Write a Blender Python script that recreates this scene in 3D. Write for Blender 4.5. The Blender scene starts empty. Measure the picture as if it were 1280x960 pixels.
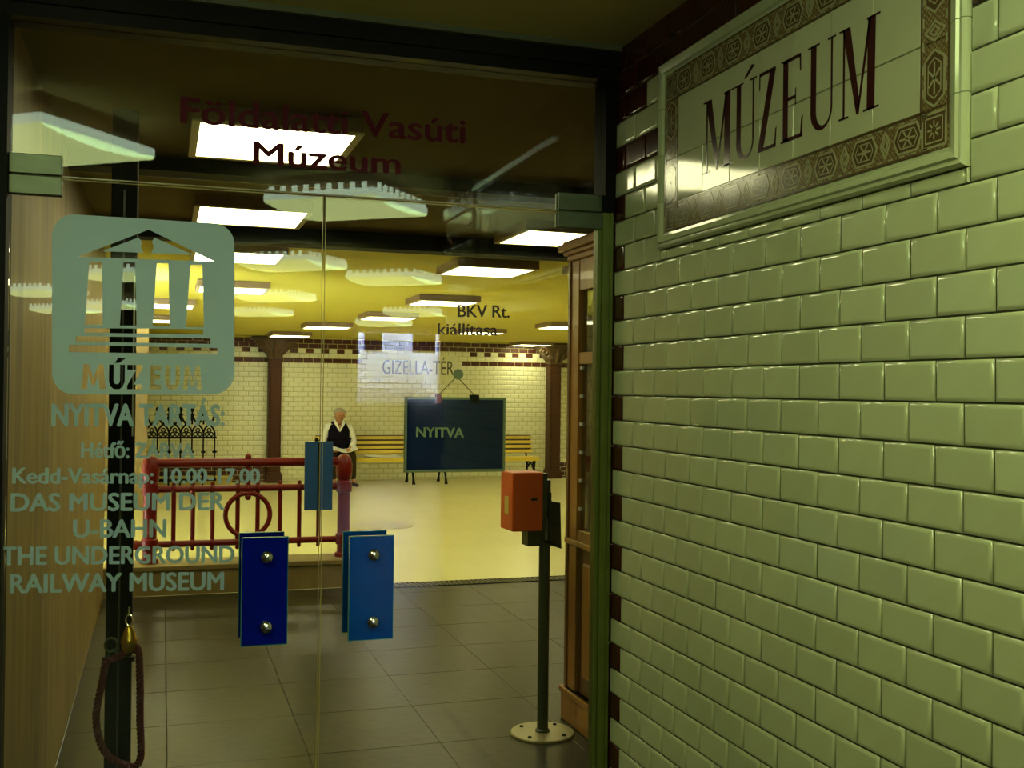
import bpy, bmesh, math, random
from mathutils import Vector, Matrix, Euler
random.seed(7)
C = bpy.context.scene
COL = C.collection
# ------------------------------------------------------------------ camera (origin = lens, floor at FZ)
FL, YAW, PITCH, ROLL = 1340.0, .3145, .0058, .01176
def _axes():
    w = Vector((math.sin(YAW)*math.cos(PITCH), math.cos(YAW)*math.cos(PITCH), math.sin(PITCH)))
    r0 = Vector((math.cos(YAW), -math.sin(YAW), 0)); u0 = r0.cross(w)
    c, s = math.cos(ROLL), math.sin(ROLL)
    return r0*c+u0*s, -r0*s+u0*c, w
AR, AU, AW = _axes()
cd = bpy.data.cameras.new('camera'); cam = bpy.data.objects.new('camera', cd); COL.objects.link(cam)
cd.sensor_width = 36; cd.lens = 36*FL/1280; cd.clip_start = .02; cd.clip_end = 200
M = Matrix((AR, AU, -AW)).transposed().to_4x4(); cam.matrix_world = M
C.camera = cam
# ------------------------------------------------------------------ world (daylight over the exit stairs)
wd = bpy.data.worlds.new('world'); C.world = wd; wd.use_nodes = True
wd.node_tree.nodes['Background'].inputs[0].default_value = (.62, .74, 1, 1)
wd.node_tree.nodes['Background'].inputs[1].default_value = 60.0
C.view_settings.view_transform = 'Standard'; C.view_settings.look = 'None'
C.view_settings.gamma = 1; C.view_settings.exposure = 1.15
HALL_LIGHT, HALL_COL = 5.2, (1, .95, .58)      # ceiling lights of the station hall
LOBBY_LIGHT, LOBBY_COL = 4.5, (.84, 1, .40)    # ceiling lights of the passage in front of the doors
# ------------------------------------------------------------------ helpers
def ray(px, py): return AW + AR*((px-640)/FL) - AU*((py-480)/FL)
def atY(px, py, Y): d = ray(px, py); return d*(Y/d.y)
def atX(px, py, X): d = ray(px, py); return d*(X/d.x)
def atZ(px, py, Z): d = ray(px, py); return d*(Z/d.z)
FZ = -1.6
G = 3.11          # plane of the glass doors
W = 1.334         # face of the tiled wall
CZ = 1.065        # ceiling in front of the doors
CZ1, CZ2 = 1.03, .97
YB = 8.6          # edge between corridor and hall floor
YF = 18.6         # far wall
MATS = {}
def mat(name, col, rough=.5, metal=0, spec=.5, noise=None, bump=None, emit=None, rand=0, coat=0, stretch=(1,1,1), trans=0):
    """noise=(scale, amount, colour2)  bump=(scale, strength)"""
    if name in MATS: return MATS[name]
    m = bpy.data.materials.new(name); m.use_nodes = True; nt = m.node_tree; N = nt.nodes; L = nt.links
    b = N['Principled BSDF']; b.inputs['Roughness'].default_value = rough; b.inputs['Metallic'].default_value = metal
    b.inputs['Specular IOR Level'].default_value = spec; b.inputs['Coat Weight'].default_value = coat
    b.inputs['Coat Roughness'].default_value = .05
    b.inputs['Base Color'].default_value = (*col, 1)
    tc = N.new('ShaderNodeTexCoord'); mp = N.new('ShaderNodeMapping'); mp.inputs['Scale'].default_value = stretch
    L.new(tc.outputs['Object'], mp.inputs[0]); out = None
    if noise:
        n = N.new('ShaderNodeTexNoise'); n.inputs['Scale'].default_value = noise[0]; n.inputs['Detail'].default_value = 6
        L.new(mp.outputs[0], n.inputs['Vector'])
        r = N.new('ShaderNodeMapRange'); r.inputs[1].default_value = .3; r.inputs[2].default_value = .7
        r.inputs[3].default_value = 0; r.inputs[4].default_value = noise[1]; L.new(n.outputs[0], r.inputs[0])
        x = N.new('ShaderNodeMix'); x.data_type = 'RGBA'; x.inputs[6].default_value = (*col, 1); x.inputs[7].default_value = (*noise[2], 1)
        L.new(r.outputs[0], x.inputs[0]); out = x.outputs[2]
    if rand:
        oi = N.new('ShaderNodeObjectInfo'); r = N.new('ShaderNodeMapRange'); r.inputs[3].default_value = 1-rand; r.inputs[4].default_value = 1+rand*.6
        L.new(oi.outputs['Random'], r.inputs[0]); h = N.new('ShaderNodeHueSaturation'); L.new(r.outputs[0], h.inputs['Value'])
        if out: L.new(out, h.inputs['Color'])
        else: h.inputs['Color'].default_value = (*col, 1)
        out = h.outputs[0]
    if out: L.new(out, b.inputs['Base Color'])
    if bump:
        n = N.new('ShaderNodeTexNoise'); n.inputs['Scale'].default_value = bump[0]; n.inputs['Detail'].default_value = 3
        L.new(mp.outputs[0], n.inputs['Vector']); u = N.new('ShaderNodeBump'); u.inputs['Strength'].default_value = bump[1]; u.inputs['Distance'].default_value = .01
        L.new(n.outputs[0], u.inputs['Height']); L.new(u.outputs[0], b.inputs['Normal'])
    if emit:
        b.inputs['Emission Color'].default_value = (*emit[:3], 1); b.inputs['Emission Strength'].default_value = emit[3]
    if trans:
        tr = N.new('ShaderNodeBsdfTranslucent'); tr.inputs[0].default_value = (*col, 1); mx = N.new('ShaderNodeMixShader'); mx.inputs[0].default_value = trans
        o = N['Material Output']; L.new(b.outputs[0], mx.inputs[1]); L.new(tr.outputs[0], mx.inputs[2]); L.new(mx.outputs[0], o.inputs[0])
    MATS[name] = m; return m
def glass_mat(name, tint, r0=.023, body=None):
    m = bpy.data.materials.new(name); m.use_nodes = True; nt = m.node_tree; N = nt.nodes; L = nt.links
    N.remove(N['Principled BSDF']); o = N['Material Output']
    g = N.new('ShaderNodeNewGeometry'); d = N.new('ShaderNodeVectorMath'); d.operation = 'DOT_PRODUCT'
    L.new(g.outputs['Normal'], d.inputs[0]); L.new(g.outputs['Incoming'], d.inputs[1])
    def mth(op, a, b=None):
        q = N.new('ShaderNodeMath'); q.operation = op
        for i, v in enumerate((a, b)):
            if v is None: continue
            if isinstance(v, (int, float)): q.inputs[i].default_value = v
            else: L.new(v, q.inputs[i])
        return q.outputs[0]
    f = mth('ADD', mth('MULTIPLY', mth('POWER', mth('SUBTRACT', 1.0, mth('ABSOLUTE', d.outputs['Value'])), 5.0), 1-r0), r0)
    t = N.new('ShaderNodeBsdfTransparent'); t.inputs[0].default_value = (*tint, 1)
    gl = N.new('ShaderNodeBsdfGlossy'); gl.inputs['Roughness'].default_value = 0.0
    src = t.outputs[0]
    if body:
        df = N.new('ShaderNodeBsdfDiffuse'); df.inputs[0].default_value = (*body[:3], 1)
        mb = N.new('ShaderNodeMixShader'); mb.inputs[0].default_value = body[3]; L.new(src, mb.inputs[1]); L.new(df.outputs[0], mb.inputs[2]); src = mb.outputs[0]
    mx = N.new('ShaderNodeMixShader'); L.new(f, mx.inputs[0]); L.new(src, mx.inputs[1]); L.new(gl.outputs[0], mx.inputs[2]); L.new(mx.outputs[0], o.inputs[0])
    MATS[name] = m; return m

ORG = {}
def link(name, me, parent=None):
    o = bpy.data.objects.new(name, me); COL.objects.link(o)
    if parent: o.parent = parent
    return o
def empty(name, loc=(0,0,0), parent=None):
    o = bpy.data.objects.new(name, None); COL.objects.link(o); o.location = loc; o.empty_display_size = .05
    ORG[o.name] = Vector(loc); return o
def tag(o, label=None, cat=None, group=None, kind=None):
    if label: o['label'] = label
    if cat: o['category'] = cat
    if group: o['group'] = group
    if kind: o['kind'] = kind
    return o
class MB:
    def __init__(s): s.v = []; s.f = []; s.mi = []
    def add(s, vs, fs, mi=0):
        n = len(s.v); s.v += [Vector(v) for v in vs]; s.f += [[i+n for i in f] for f in fs]; s.mi += [mi]*len(fs); return s
    def box(s, x0, x1, y0, y1, z0, z1, mi=0):
        x0,x1=sorted((x0,x1)); y0,y1=sorted((y0,y1)); z0,z1=sorted((z0,z1))
        return s.add([(x0,y0,z0),(x1,y0,z0),(x1,y1,z0),(x0,y1,z0),(x0,y0,z1),(x1,y0,z1),(x1,y1,z1),(x0,y1,z1)],
              [(0,3,2,1),(4,5,6,7),(0,1,5,4),(1,2,6,5),(2,3,7,6),(3,0,4,7)], mi)
    def obox(s, c, size, rot=(0,0,0), mi=0):
        R = Euler(rot).to_matrix(); c = Vector(c); h = [q/2 for q in size]; vs = []
        for z in (-1,1):
            for x,y in ((-1,-1),(1,-1),(1,1),(-1,1)): vs.append(c+R@Vector((x*h[0],y*h[1],z*h[2])))
        return s.add(vs, [(0,3,2,1),(4,5,6,7),(0,1,5,4),(1,2,6,5),(2,3,7,6),(3,0,4,7)], mi)
    def tube(s, pts, r, seg=10, mi=0, closed=False, ph=0):
        pts = [Vector(p) for p in pts]; n = len(pts); rr = r if isinstance(r, (list, tuple)) else [r]*n; vs = []; up = None
        for i, p in enumerate(pts):
            a = pts[(i-1) % n] if (i or closed) else pts[0]; b = pts[(i+1) % n] if (i < n-1 or closed) else pts[-1]
            t = (b-a).normalized()
            if up is None: up = Vector((0,0,1)) if abs(t.z) < .9 else Vector((1,0,0))
            x = t.cross(up).normalized(); y = x.cross(t).normalized(); up = y
            for k in range(seg):
                q = 2*math.pi*k/seg+ph; vs.append(p+x*(rr[i]*math.cos(q))+y*(rr[i]*math.sin(q)))
        fs = []
        for i in range(n if closed else n-1):
            j = (i+1) % n
            for k in range(seg):
                l = (k+1) % seg; fs.append((i*seg+k, i*seg+l, j*seg+l, j*seg+k))
        if not closed: fs += [tuple(range(seg))[::-1], tuple((n-1)*seg+k for k in range(seg))]
        return s.add(vs, fs, mi)
    def lathe(s, c, prof, seg=20, axis='z', mi=0):
        c = Vector(c); vs = []
        for r, h in prof:
            for k in range(seg):
                q = 2*math.pi*k/seg; a, b = r*math.cos(q), r*math.sin(q)
                vs.append(c+Vector({'z':(a,b,h),'y':(a,h,b),'x':(h,a,b)}[axis]))
        fs = []
        for i in range(len(prof)-1):
            for k in range(seg):
                l = (k+1) % seg; fs.append((i*seg+k, i*seg+l, (i+1)*seg+l, (i+1)*seg+k))
        fs += [tuple(range(seg))[::-1], tuple((len(prof)-1)*seg+k for k in range(seg))]
        return s.add(vs, fs, mi)
    def ball(s, c, r, seg=12, sc=(1,1,1), mi=0):
        vs = []; c = Vector(c); n = seg//2
        for i in range(1, n):
            p = math.pi*i/n
            for k in range(seg):
                q = 2*math.pi*k/seg; vs.append(c+Vector((r*sc[0]*math.sin(p)*math.cos(q), r*sc[1]*math.sin(p)*math.sin(q), r*sc[2]*math.cos(p))))
        fs = [(i*seg+k, (i+1)*seg+k, (i+1)*seg+(k+1)%seg, i*seg+(k+1)%seg) for i in range(n-2) for k in range(seg)]
        vs += [c+Vector((0,0,r*sc[2])), c-Vector((0,0,r*sc[2]))]; t = len(vs)-2
        fs += [(t, k, (k+1)%seg) for k in range(seg)] + [(t+1, (n-2)*seg+(k+1)%seg, (n-2)*seg+k) for k in range(seg)]
        return s.add(vs, fs, mi)
    def prism(s, pts, ext, mi=0):
        """pts: 3D polygon, extruded by vector ext"""
        n = len(pts); e = Vector(ext); vs = [Vector(p) for p in pts]+[Vector(p)+e for p in pts]
        return s.add(vs, [tuple(range(n))[::-1], tuple(range(n, 2*n))]+[(i, (i+1)%n, (i+1)%n+n, i+n) for i in range(n)], mi)
    def mesh(s, name, mats, org=Vector((0,0,0)), smooth=False):
        me = bpy.data.meshes.new(name); me.from_pydata([v-org for v in s.v], [], s.f)
        for m in (mats if isinstance(mats, (list, tuple)) else [mats]): me.materials.append(m)
        me.polygons.foreach_set('material_index', s.mi)
        bm = bmesh.new(); bm.from_mesh(me); bmesh.ops.recalc_face_normals(bm, faces=bm.faces); bm.to_mesh(me); bm.free()
        if smooth:
            me.polygons.foreach_set('use_smooth', [True]*len(me.polygons)); me.set_sharp_from_angle(angle=math.radians(42))
        me.update(); return me
    def build(s, name, mats, parent=None, smooth=False, bevel=0, origin=None):
        org = ORG.get(parent.name, Vector((0,0,0))) if parent else Vector((0,0,0))
        if origin is not None: org = Vector(origin)
        o = link(name, s.mesh(name, mats, org, smooth), parent)
        if origin is not None: o.location = Vector(origin)-(ORG.get(parent.name, Vector()) if parent else Vector())
        ORG[o.name] = org
        if bevel:
            b = o.modifiers.new('bevel', 'BEVEL'); b.width = bevel; b.segments = 2; b.limit_method = 'ANGLE'
        return o
def struct(name, mb, mats, **k): o = mb.build(name, mats, **k); o['kind'] = 'structure'; return o

def font_mesh(s, bold=0.0):
    cu = bpy.data.curves.new('t', 'FONT'); cu.body = s; cu.size = 1; cu.offset = bold; cu.resolution_u = 3
    o = bpy.data.objects.new('t', cu); COL.objects.link(o); dg = bpy.context.evaluated_depsgraph_get(); dg.update()
    me = bpy.data.meshes.new_from_object(o.evaluated_get(dg)); bpy.data.objects.remove(o); return me
def font_data(s, bold):
    me = font_mesh(s, bold); v = [tuple(q.co) for q in me.vertices]; f = [tuple(p.vertices) for p in me.polygons]; return v, f, me
_h = {}
def cap(bold):
    if bold not in _h: _h[bold] = max(q[1] for q in font_data('H', bold)[0])
    return _h[bold]
def lettering(s, A, B, T, thick, material, parent, bold=0.0, name='lettering'):
    """A baseline left, B baseline right, T cap top above A; thick = vector of the letter thickness"""
    v, f, me = font_data(s, 0.0); nv = len(v); cp = ((-bold, 0), (bold, 0), (0, -bold*.6), (0, bold*.6)) if bold else ((0, 0),)
    v = [(q[0]+dx, q[1]+dy, k*.22) for k, (dx, dy) in enumerate(cp) for q in v]; f = [tuple(i+nv*k for i in p) for k in range(len(cp)) for p in f]
    x0 = min(q[0] for q in v); x1 = max(q[0] for q in v); ch = cap(0.0)
    A, B, T = Vector(A), Vector(B), Vector(T); up = T-A
    thick = Vector(thick); pts = [A+(B-A)*((q[0]-x0)/(x1-x0))+up*(q[1]/ch)+thick*q[2] for q in v]; n = len(pts)
    e = {}
    for p in f:
        for i in range(len(p)):
            a, b = p[i], p[(i+1) % len(p)]; e[(a, b)] = 1
    side = [(a, b, b+n, a+n) for (a, b) in e if (b, a) not in e]
    mb = MB(); mb.add([p for p in pts]+[p+thick for p in pts], [p for p in f]+[tuple(i+n for i in p[::-1]) for p in f]+side)
    return mb.build(name, material, parent)

# ------------------------------------------------------------------ materials
m_tile = mat('glazed_cream_tile', (.62, .65, .42), .10, noise=(9, .45, (.54, .53, .32)), bump=(7, .05), rand=.07, spec=.9)
m_dtile = mat('glazed_brown_tile', (.045, .008, .006), .14, noise=(12, .5, (.09, .02, .012)), bump=(7, .05), rand=.15, spec=.5)
m_grout = mat('grout', (.05, .045, .022), .9, noise=(60, .5, (.03, .026, .014)))
m_ftile = mat('station_cream_tile', (.88, .87, .60), .25, noise=(2.5, .3, (.82, .80, .50)))
m_fdtile = mat('station_brown_tile', (.075, .018, .012), .25, noise=(6, .4, (.12, .035, .02)))
m_fgrout = mat('station_grout', (.50, .46, .20), .9)
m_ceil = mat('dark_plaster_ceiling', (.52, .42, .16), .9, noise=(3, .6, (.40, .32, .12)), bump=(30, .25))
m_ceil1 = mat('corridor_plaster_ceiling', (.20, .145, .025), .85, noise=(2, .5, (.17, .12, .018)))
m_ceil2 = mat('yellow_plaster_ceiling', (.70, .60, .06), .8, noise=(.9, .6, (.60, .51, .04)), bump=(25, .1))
m_floor = mat('terrazzo_floor', (.72, .68, .36), .22, noise=(1.1, .5, (.64, .60, .29)), spec=.3)
m_slab = mat('asphalt_tile', (.026, .021, .008), .30, noise=(5, .8, (.018, .014, .006)), bump=(18, .12), rand=.12, spec=.13)
m_slabj = mat('floor_joint', (.018, .015, .006), .9)
m_marble = mat('stained_plaster_wall', (.30, .20, .045), .55, noise=(2.2, .9, (.14, .09, .02)), stretch=(6, 6, .6), bump=(6, .05))
m_black = mat('black_steel', (.004, .004, .004), .6, noise=(20, .5, (.006, .006, .005)), spec=.1)
m_darkbrown = mat('dark_painted_steel', (.010, .008, .004), .45, noise=(10, .5, (.006, .005, .003)), spec=.1)
m_alu = mat('green_aluminium', (.13, .16, .03), .35, metal=.4, noise=(4, .5, (.10, .12, .02)), stretch=(1,1,.2))
m_patch = mat('brushed_steel', (.10, .115, .075), .4, metal=.7, noise=(30, .6, (.05, .06, .035)), stretch=(.3, 1, 1))
m_chrome = mat('chrome', (.75, .76, .78), .08, metal=1)
m_edge = mat('glass_edge', (.42, .36, .12), .25, spec=.5)
m_glass = glass_mat('clear_glass', (.95, .96, .90))
m_kglass = glass_mat('cabinet_glass', (.8, .8, .72), .05)
m_blue_lit = glass_mat('lit_blue_handle_glass', (.005, .13, .60), .004, body=(.0, .07, .42, .8))  # lit copy of the handle glass, brighter for light passing through
m_blue_shaded = glass_mat('shaded_blue_handle_glass', (.01, .03, .45), .004, body=(.002, .008, .26, .8))  # shaded copy of the same glass, darkened for the dark behind it
m_bluee = mat('teal_glass_edge', (.02, .20, .22), .2)
m_vinyl = mat('frosted_green_vinyl', (.36, .50, .58), .55, trans=.25)
m_ink = mat('dark_red_letters', (.07, .006, .010), .7, spec=.1)
m_inkb = mat('black_letters', (.03, .006, .01), .5)
m_red = mat('red_enamel', (.15, .008, .003), .35, noise=(9, .4, (.11, .005, .002)), spec=.25)
m_stone = mat('yellow_stone', (.21, .145, .035), .6, noise=(7, .7, (.13, .09, .02)), bump=(20, .15))
m_wood = mat('varnished_oak', (.40, .165, .010), .35, noise=(5, .7, (.24, .09, .006)), stretch=(4, 4, .5), bump=(10, .05), coat=.1)
m_woodd = mat('varnished_oak_panel', (.17, .065, .007), .35, noise=(5, .7, (.10, .035, .004)), stretch=(4, 4, .5), coat=.1)
m_post = mat('column_brown_iron', (.070, .022, .004), .5, noise=(6, .5, (.045, .014, .003)), spec=.25)
m_cap = mat('capital_bronze', (.12, .065, .012), .45, noise=(14, .6, (.05, .022, .006)), bump=(30, .4))
m_lamp = mat('hall_lamp_diffuser', (.9, .9, .8), .5, emit=(*HALL_COL, HALL_LIGHT))
m_lampn = mat('lobby_lamp_diffuser', (.5, .6, .3), .5, emit=(*LOBBY_COL, LOBBY_LIGHT))
m_lamps = mat('lobby_lamp_side', (.5, .6, .5), .5, emit=(.72, .95, .70, LOBBY_LIGHT*.9))
m_house = mat('lamp_housing', (.30, .20, .10), .5)
m_fill = mat('cream_plaster', (.55, .52, .33), .8, noise=(2, .5, (.45, .42, .25)))
m_lwall = mat('dark_brown_wall', (.07, .05, .02), .6, noise=(2, .5, (.05, .035, .015)))

# ------------------------------------------------------------------ right tiled wall
TW, TH = .1467, .077
Z0 = -.0126; Y0 = 2.498
def yn(n): return Y0-TW*n
def zl(m): return Z0-TH*m           # line m (m grows downwards); row r lies between line r-1 and r
SG = (1.535, 2.762, .402, .925)       # sign: y0,y1,z0,z1
YE, NE = yn(-4.36), 10
YW = yn(10)
wall_right = struct('wall_right', MB().box(W+.005, W+.4, YW, G+.06, FZ, CZ), m_grout)
_tm = {}
def tile_mesh(w, h, d=.008):
    k = (round(w, 4), round(h, 4))
    if k in _tm: return _tm[k]
    vs = []
    q_ = min(1, w*.3/.008, h*.3/.008)
    for ins, x in ((0, d), (.0003*q_, .0044), (.0010*q_, .0032), (.0026*q_, .0019), (.0042*q_, .0009), (.0078*q_, 0), (.0088*q_, 0)):
        for y, z in ((-w/2+ins, -h/2+ins), (w/2-ins, -h/2+ins), (w/2-ins, h/2-ins), (-w/2+ins, h/2-ins)): vs.append((x, y, z))
    fs = [(i*4+j, i*4+(j+1)%4, (i+1)*4+(j+1)%4, (i+1)*4+j) for i in range(6) for j in range(4)]+[(24, 25, 26, 27)]
    _tm[k] = (vs, fs); return _tm[k]
def tile_mesh2(w, h):
    vs, fs = [], [(i*4+j, i*4+(j+1)%4, (i+1)*4+(j+1)%4, (i+1)*4+j) for i in range(3) for j in range(4)]+[(12, 13, 14, 15)]
    for ins, x in ((0, .006), (0, .001), (.0012, 0), (.002, 0)):
        for y, z in ((-w/2+ins, -h/2+ins), (w/2-ins, -h/2+ins), (w/2-ins, h/2-ins), (-w/2+ins, h/2-ins)): vs.append((x, y, z))
    return vs, fs
_me = {}
def tile_me(w, h, m, key):
    k = (round(w, 4), round(h, 4), key)
    if k not in _me:
        vs, fs = tile_mesh(w, h); _me[k] = MB().add(vs, fs).mesh(key, m, smooth=True)
        _me[k].set_sharp_from_angle(angle=math.radians(60))
    return _me[k]
def proj(p):
    p = Vector(p); d = p.dot(AW)
    if d < .05: return None
    return 640+FL*p.dot(AR)/d, 480-FL*p.dot(AU)/d
cells = []
J = .0028
for r in range(-13, 21):
    z1, z0 = zl(r-1), max(zl(r), FZ)
    if z1 > CZ: z1 = CZ
    if z1-z0 < .01: continue
    odd = r % 2
    js = [n+(.5 if odd else 0) for n in range(-5, NE+1)]
    segs = []
    for a in js[:-1]:
        ya, yb = yn(a+1), min(yn(a), YE)      # ya<yb
        if yb-ya < .006: continue
        n = a
        dark = n < (-3.6 if odd else -4.1)
        if odd and n < -4.4: dark = True
        if r in (-13, -12, -9): dark = True
        if r == -13 or r == -12: pass
        if r == -11: dark = (round(a-(.5 if odd else 0)) % 2 == 0) or n < -4
        segs.append((ya, yb, dark))
    for ya, yb, dark in segs:
        # cut by the sign (cuts leave the pieces above, below and beside it)
        pieces = [(ya, yb, z0, z1)]
        s0, s1, s2, s3 = SG
        out = []
        for a, b, c, d in pieces:
            if b <= s0+.002 or a >= s1-.002 or d <= s2+.002 or c >= s3-.002: out.append((a, b, c, d)); continue
            if a < s0: out.append((a, s0, c, d))
            if b > s1: out.append((s1, b, c, d))
            if c < s2 and d > s2: out.append((max(a, s0), min(b, s1), c, s2))
            if d > s3 and c < s3: out.append((max(a, s0), min(b, s1), s3, d))
        for p in out:
            if p[1]-p[0] > .008 and p[3]-p[2] > .008: cells.append((*p, dark))
def area(c):
    q = [proj((W, y, z)) for y, z in ((c[0], c[2]), (c[1], c[2]), (c[1], c[3]), (c[0], c[3]))]
    if None in q: return 0
    cx = sum(p[0] for p in q)/4; cy = sum(p[1] for p in q)/4
    if not (-20 < cx < 1320 and -20 < cy < 990): return 0
    return abs(sum(q[i][0]*q[(i+1)%4][1]-q[(i+1)%4][0]*q[i][1] for i in range(4)))/2
lights = sorted([c for c in cells if not c[4]], key=lambda c: -area(c)); darks = [c for c in cells if c[4]]
single = [c for c in lights[:300] if area(c) > 60]; rest = lights[len(single):]
darks = sorted(darks, key=lambda c: -area(c)); dsing = [c for c in darks if area(c) > 60]; drest = darks[len(dsing):]
for lst, m, nm in ((single, m_tile, 'tile'), (dsing, m_dtile, 'dark_tile')):
    for c in lst:
        o = link(nm, tile_me(c[1]-c[0]-J, c[3]-c[2]-J, m, nm), wall_right)
        o.location = (W+random.uniform(-.0005, .0005), (c[0]+c[1])/2, (c[2]+c[3])/2)
        o.rotation_euler = (0, random.gauss(0, .004), random.gauss(0, .004))
for lst, m, nm in ((rest, m_tile, 'small_tiles'), (drest, m_dtile, 'small_dark_tiles')):
    mb = MB()
    for c in lst:
        vs, fs = tile_mesh(c[1]-c[0]-J, c[3]-c[2]-J); mb.add([Vector(v)+Vector((W, (c[0]+c[1])/2, (c[2]+c[3])/2)) for v in vs], fs)
    if mb.v: mb.build(nm, m, wall_right, smooth=True)['kind'] = 'stuff'

# ------------------------------------------------------------------ MÚZEUM ceramic sign
sg = tag(empty('wall_sign', (W, 2.15, .402)), 'large cream ceramic wall sign reading MÚZEUM with patterned border on the tiled wall', 'sign')
m_sface = mat('ceramic_sign_glaze', (.60, .58, .38), .07, noise=(6, .4, (.52, .50, .32)), bump=(5, .03), rand=.03, spec=.6)
m_sbord = mat('ceramic_border_brown', (.22, .14, .06), .15, noise=(110, .9, (.40, .30, .15)), spec=.6)
m_sorn = mat('ceramic_border_cream', (.40, .36, .20), .15, spec=.6)
m_sorn2 = mat('ceramic_border_dark', (.11, .065, .03), .15, spec=.6)
m_smould = mat('ceramic_moulding', (.55, .57, .36), .1, noise=(8, .4, (.48, .48, .30)), bump=(9, .05), spec=.6)
y0, y1, z0, z1 = SG; FRM = .042; BW = .078
def mould(a, b, nrm, along, L, nm='moulding'):
    pass
prof = [(0, 0), (0, .012), (.006, .018), (.014, .016), (.018, .021), (.030, .018), (.034, .012), (.042, .011), (.042, 0)]
def frame_run(p0, p1, inward, t0, t1):
    """profile swept between mitred corners; inward = unit vector from outer edge to centre"""
    mb = MB(); p0, p1, inward = Vector(p0), Vector(p1), Vector(inward); d = (p1-p0).normalized(); vs = []
    for p, t in ((p0, t0), (p1, -t1)):
        for s_, h_ in prof: vs.append(p+inward*s_+d*(s_*t)+Vector((-h_+.006, 0, 0)))
    n = len(prof); mb.add(vs, [(i, (i+1)%n, (i+1)%n+n, i+n) for i in range(n)]+[tuple(range(n)), tuple(range(n, 2*n))[::-1]]); return mb
def runs(p0, p1, inward, k):
    p0, p1 = Vector(p0), Vector(p1)
    for i in range(k):
        a = p0.lerp(p1, i/k); b = p0.lerp(p1, (i+1)/k); g = (b-a).normalized()*.0007
        frame_run(a+g*(i > 0), b-g*(i < k-1), inward, 1 if i == 0 else 0, 1 if i == k-1 else 0).build('moulding', m_smould, sg, smooth=True)
runs((W, y1, z0), (W, y0, z0), (0, 0, 1), 6); runs((W, y1, z1), (W, y0, z1), (0, 0, -1), 6)
runs((W, y1, z0), (W, y1, z1), (0, -1, 0), 4); runs((W, y0, z0), (W, y0, z1), (0, 1, 0), 4)
iy0, iy1, iz0, iz1 = y0+FRM, y1-FRM, z0+FRM, z1-FRM
fy0, fy1, fz0, fz1 = iy0+BW, iy1-BW, iz0+BW, iz1-BW+.002
zmid = .645
def plate(a, b, c, d, m, nm, x=W-.006):
    g = .0006; vs, fs = tile_mesh2(b-a-2*g, d-c-2*g); o = MB().add([Vector((v[0]*1.6, v[1], v[2])) for v in vs], fs)
    q = o.build(nm, m, sg, origin=(0, 0, 0), smooth=True); q.location = Vector((x, (a+b)/2, (c+d)/2))-ORG[sg.name]
    q.rotation_euler = (0, random.gauss(0, .003), random.gauss(0, .003)); return q
nc = 7
for i in range(nc):
    a = fy0+(fy1-fy0)*i/nc; b = fy0+(fy1-fy0)*(i+1)/nc
    plate(a, b, fz0, zmid, m_sface, 'sign_tile'); plate(a, b, zmid, fz1, m_sface, 'sign_tile')
    plate(a, b, iz0, fz0, m_sbord, 'border_tile'); plate(a, b, fz1, iz1, m_sbord, 'border_tile')
for a, b in ((iy0, fy0), (fy1, iy1)):
    for c, d in ((iz0, fz0), (fz0, zmid), (zmid, fz1), (fz1, iz1)): plate(a, b, c, d, m_sbord, 'border_tile')
orn = MB()
XO = W-.0063
def line2(p, q, w=.004, mi=0):
    (a, b), (c, d) = p, q; v = Vector((0, c-a, d-b)); n = v.length
    if n < 1e-6: return
    t = v/n; s_ = Vector((0, -t.z, t.y))*w/2; P, Q = Vector((XO, a, b)), Vector((XO, c, d))
    orn.prism([P-s_, Q-s_, Q+s_, P+s_], (-.0009, 0, 0), mi)
def poly2(pts, w=.004, mi=0):
    for i in range(len(pts)): line2(pts[i], pts[(i+1) % len(pts)], w, mi)
def fill2(pts, mi=0): orn.prism([Vector((XO, a, b)) for a, b in pts], (-.0008, 0, 0), mi)
def unit(cy, cz, horiz, L):
    def T(u, v): return (cy+u, cz+v) if horiz else (cy+v, cz+u)
    h = BW*.42
    hexa = [(-L*.30, 0), (-L*.20, -h*.78), (L*.20, -h*.78), (L*.30, 0), (L*.20, h*.78), (-L*.20, h*.78)]
    fill2([T(*p) for p in hexa], 1)
    poly2([T(*p) for p in hexa], .0045, 0)
    poly2([T(p[0]*.72, p[1]*.66) for p in hexa], .0025, 0)
    for a in range(6):
        q = a*math.pi/3; line2(T(0, 0), T(.026*math.cos(q)*L/.15, .017*math.sin(q)), .0042, 0)
    for s_ in (-1, 1):
        c = s_*L*.5; dia = [(c-L*.105, 0), (c, -h*.8), (c+L*.105, 0), (c, h*.8)]
        if s_ > 0: poly2([T(*p) for p in dia], .0042, 0); poly2([T(c+(p[0]-c)*.5, p[1]*.5) for p in dia], .0035, 0)
    for e in (-1, 1):
        line2(T(-L/2, e*BW*.47), T(L/2, e*BW*.47), .0035, 1)
        for a in range(4): 
            u = -L/2+L*(a+.5)/4; line2(T(u-L*.05, e*h*.95), T(u+L*.05, e*h*.95), .003, 0)
nu = 8
for i in range(nu):
    L = (iy1-iy0-BW*1.2)/nu; cy = iy0+BW*.6+L*(i+.5)
    unit(cy, (iz0+fz0)/2, True, L); unit(cy, (fz1+iz1)/2, True, L)
for i in range(2):
    L = (iz1-iz0-BW*1.2)/2; cz = iz0+BW*.6+L*(i+.5)
    unit((iy0+fy0)/2, cz, False, L); unit((iy1+fy1)/2, cz, False, L)
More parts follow.
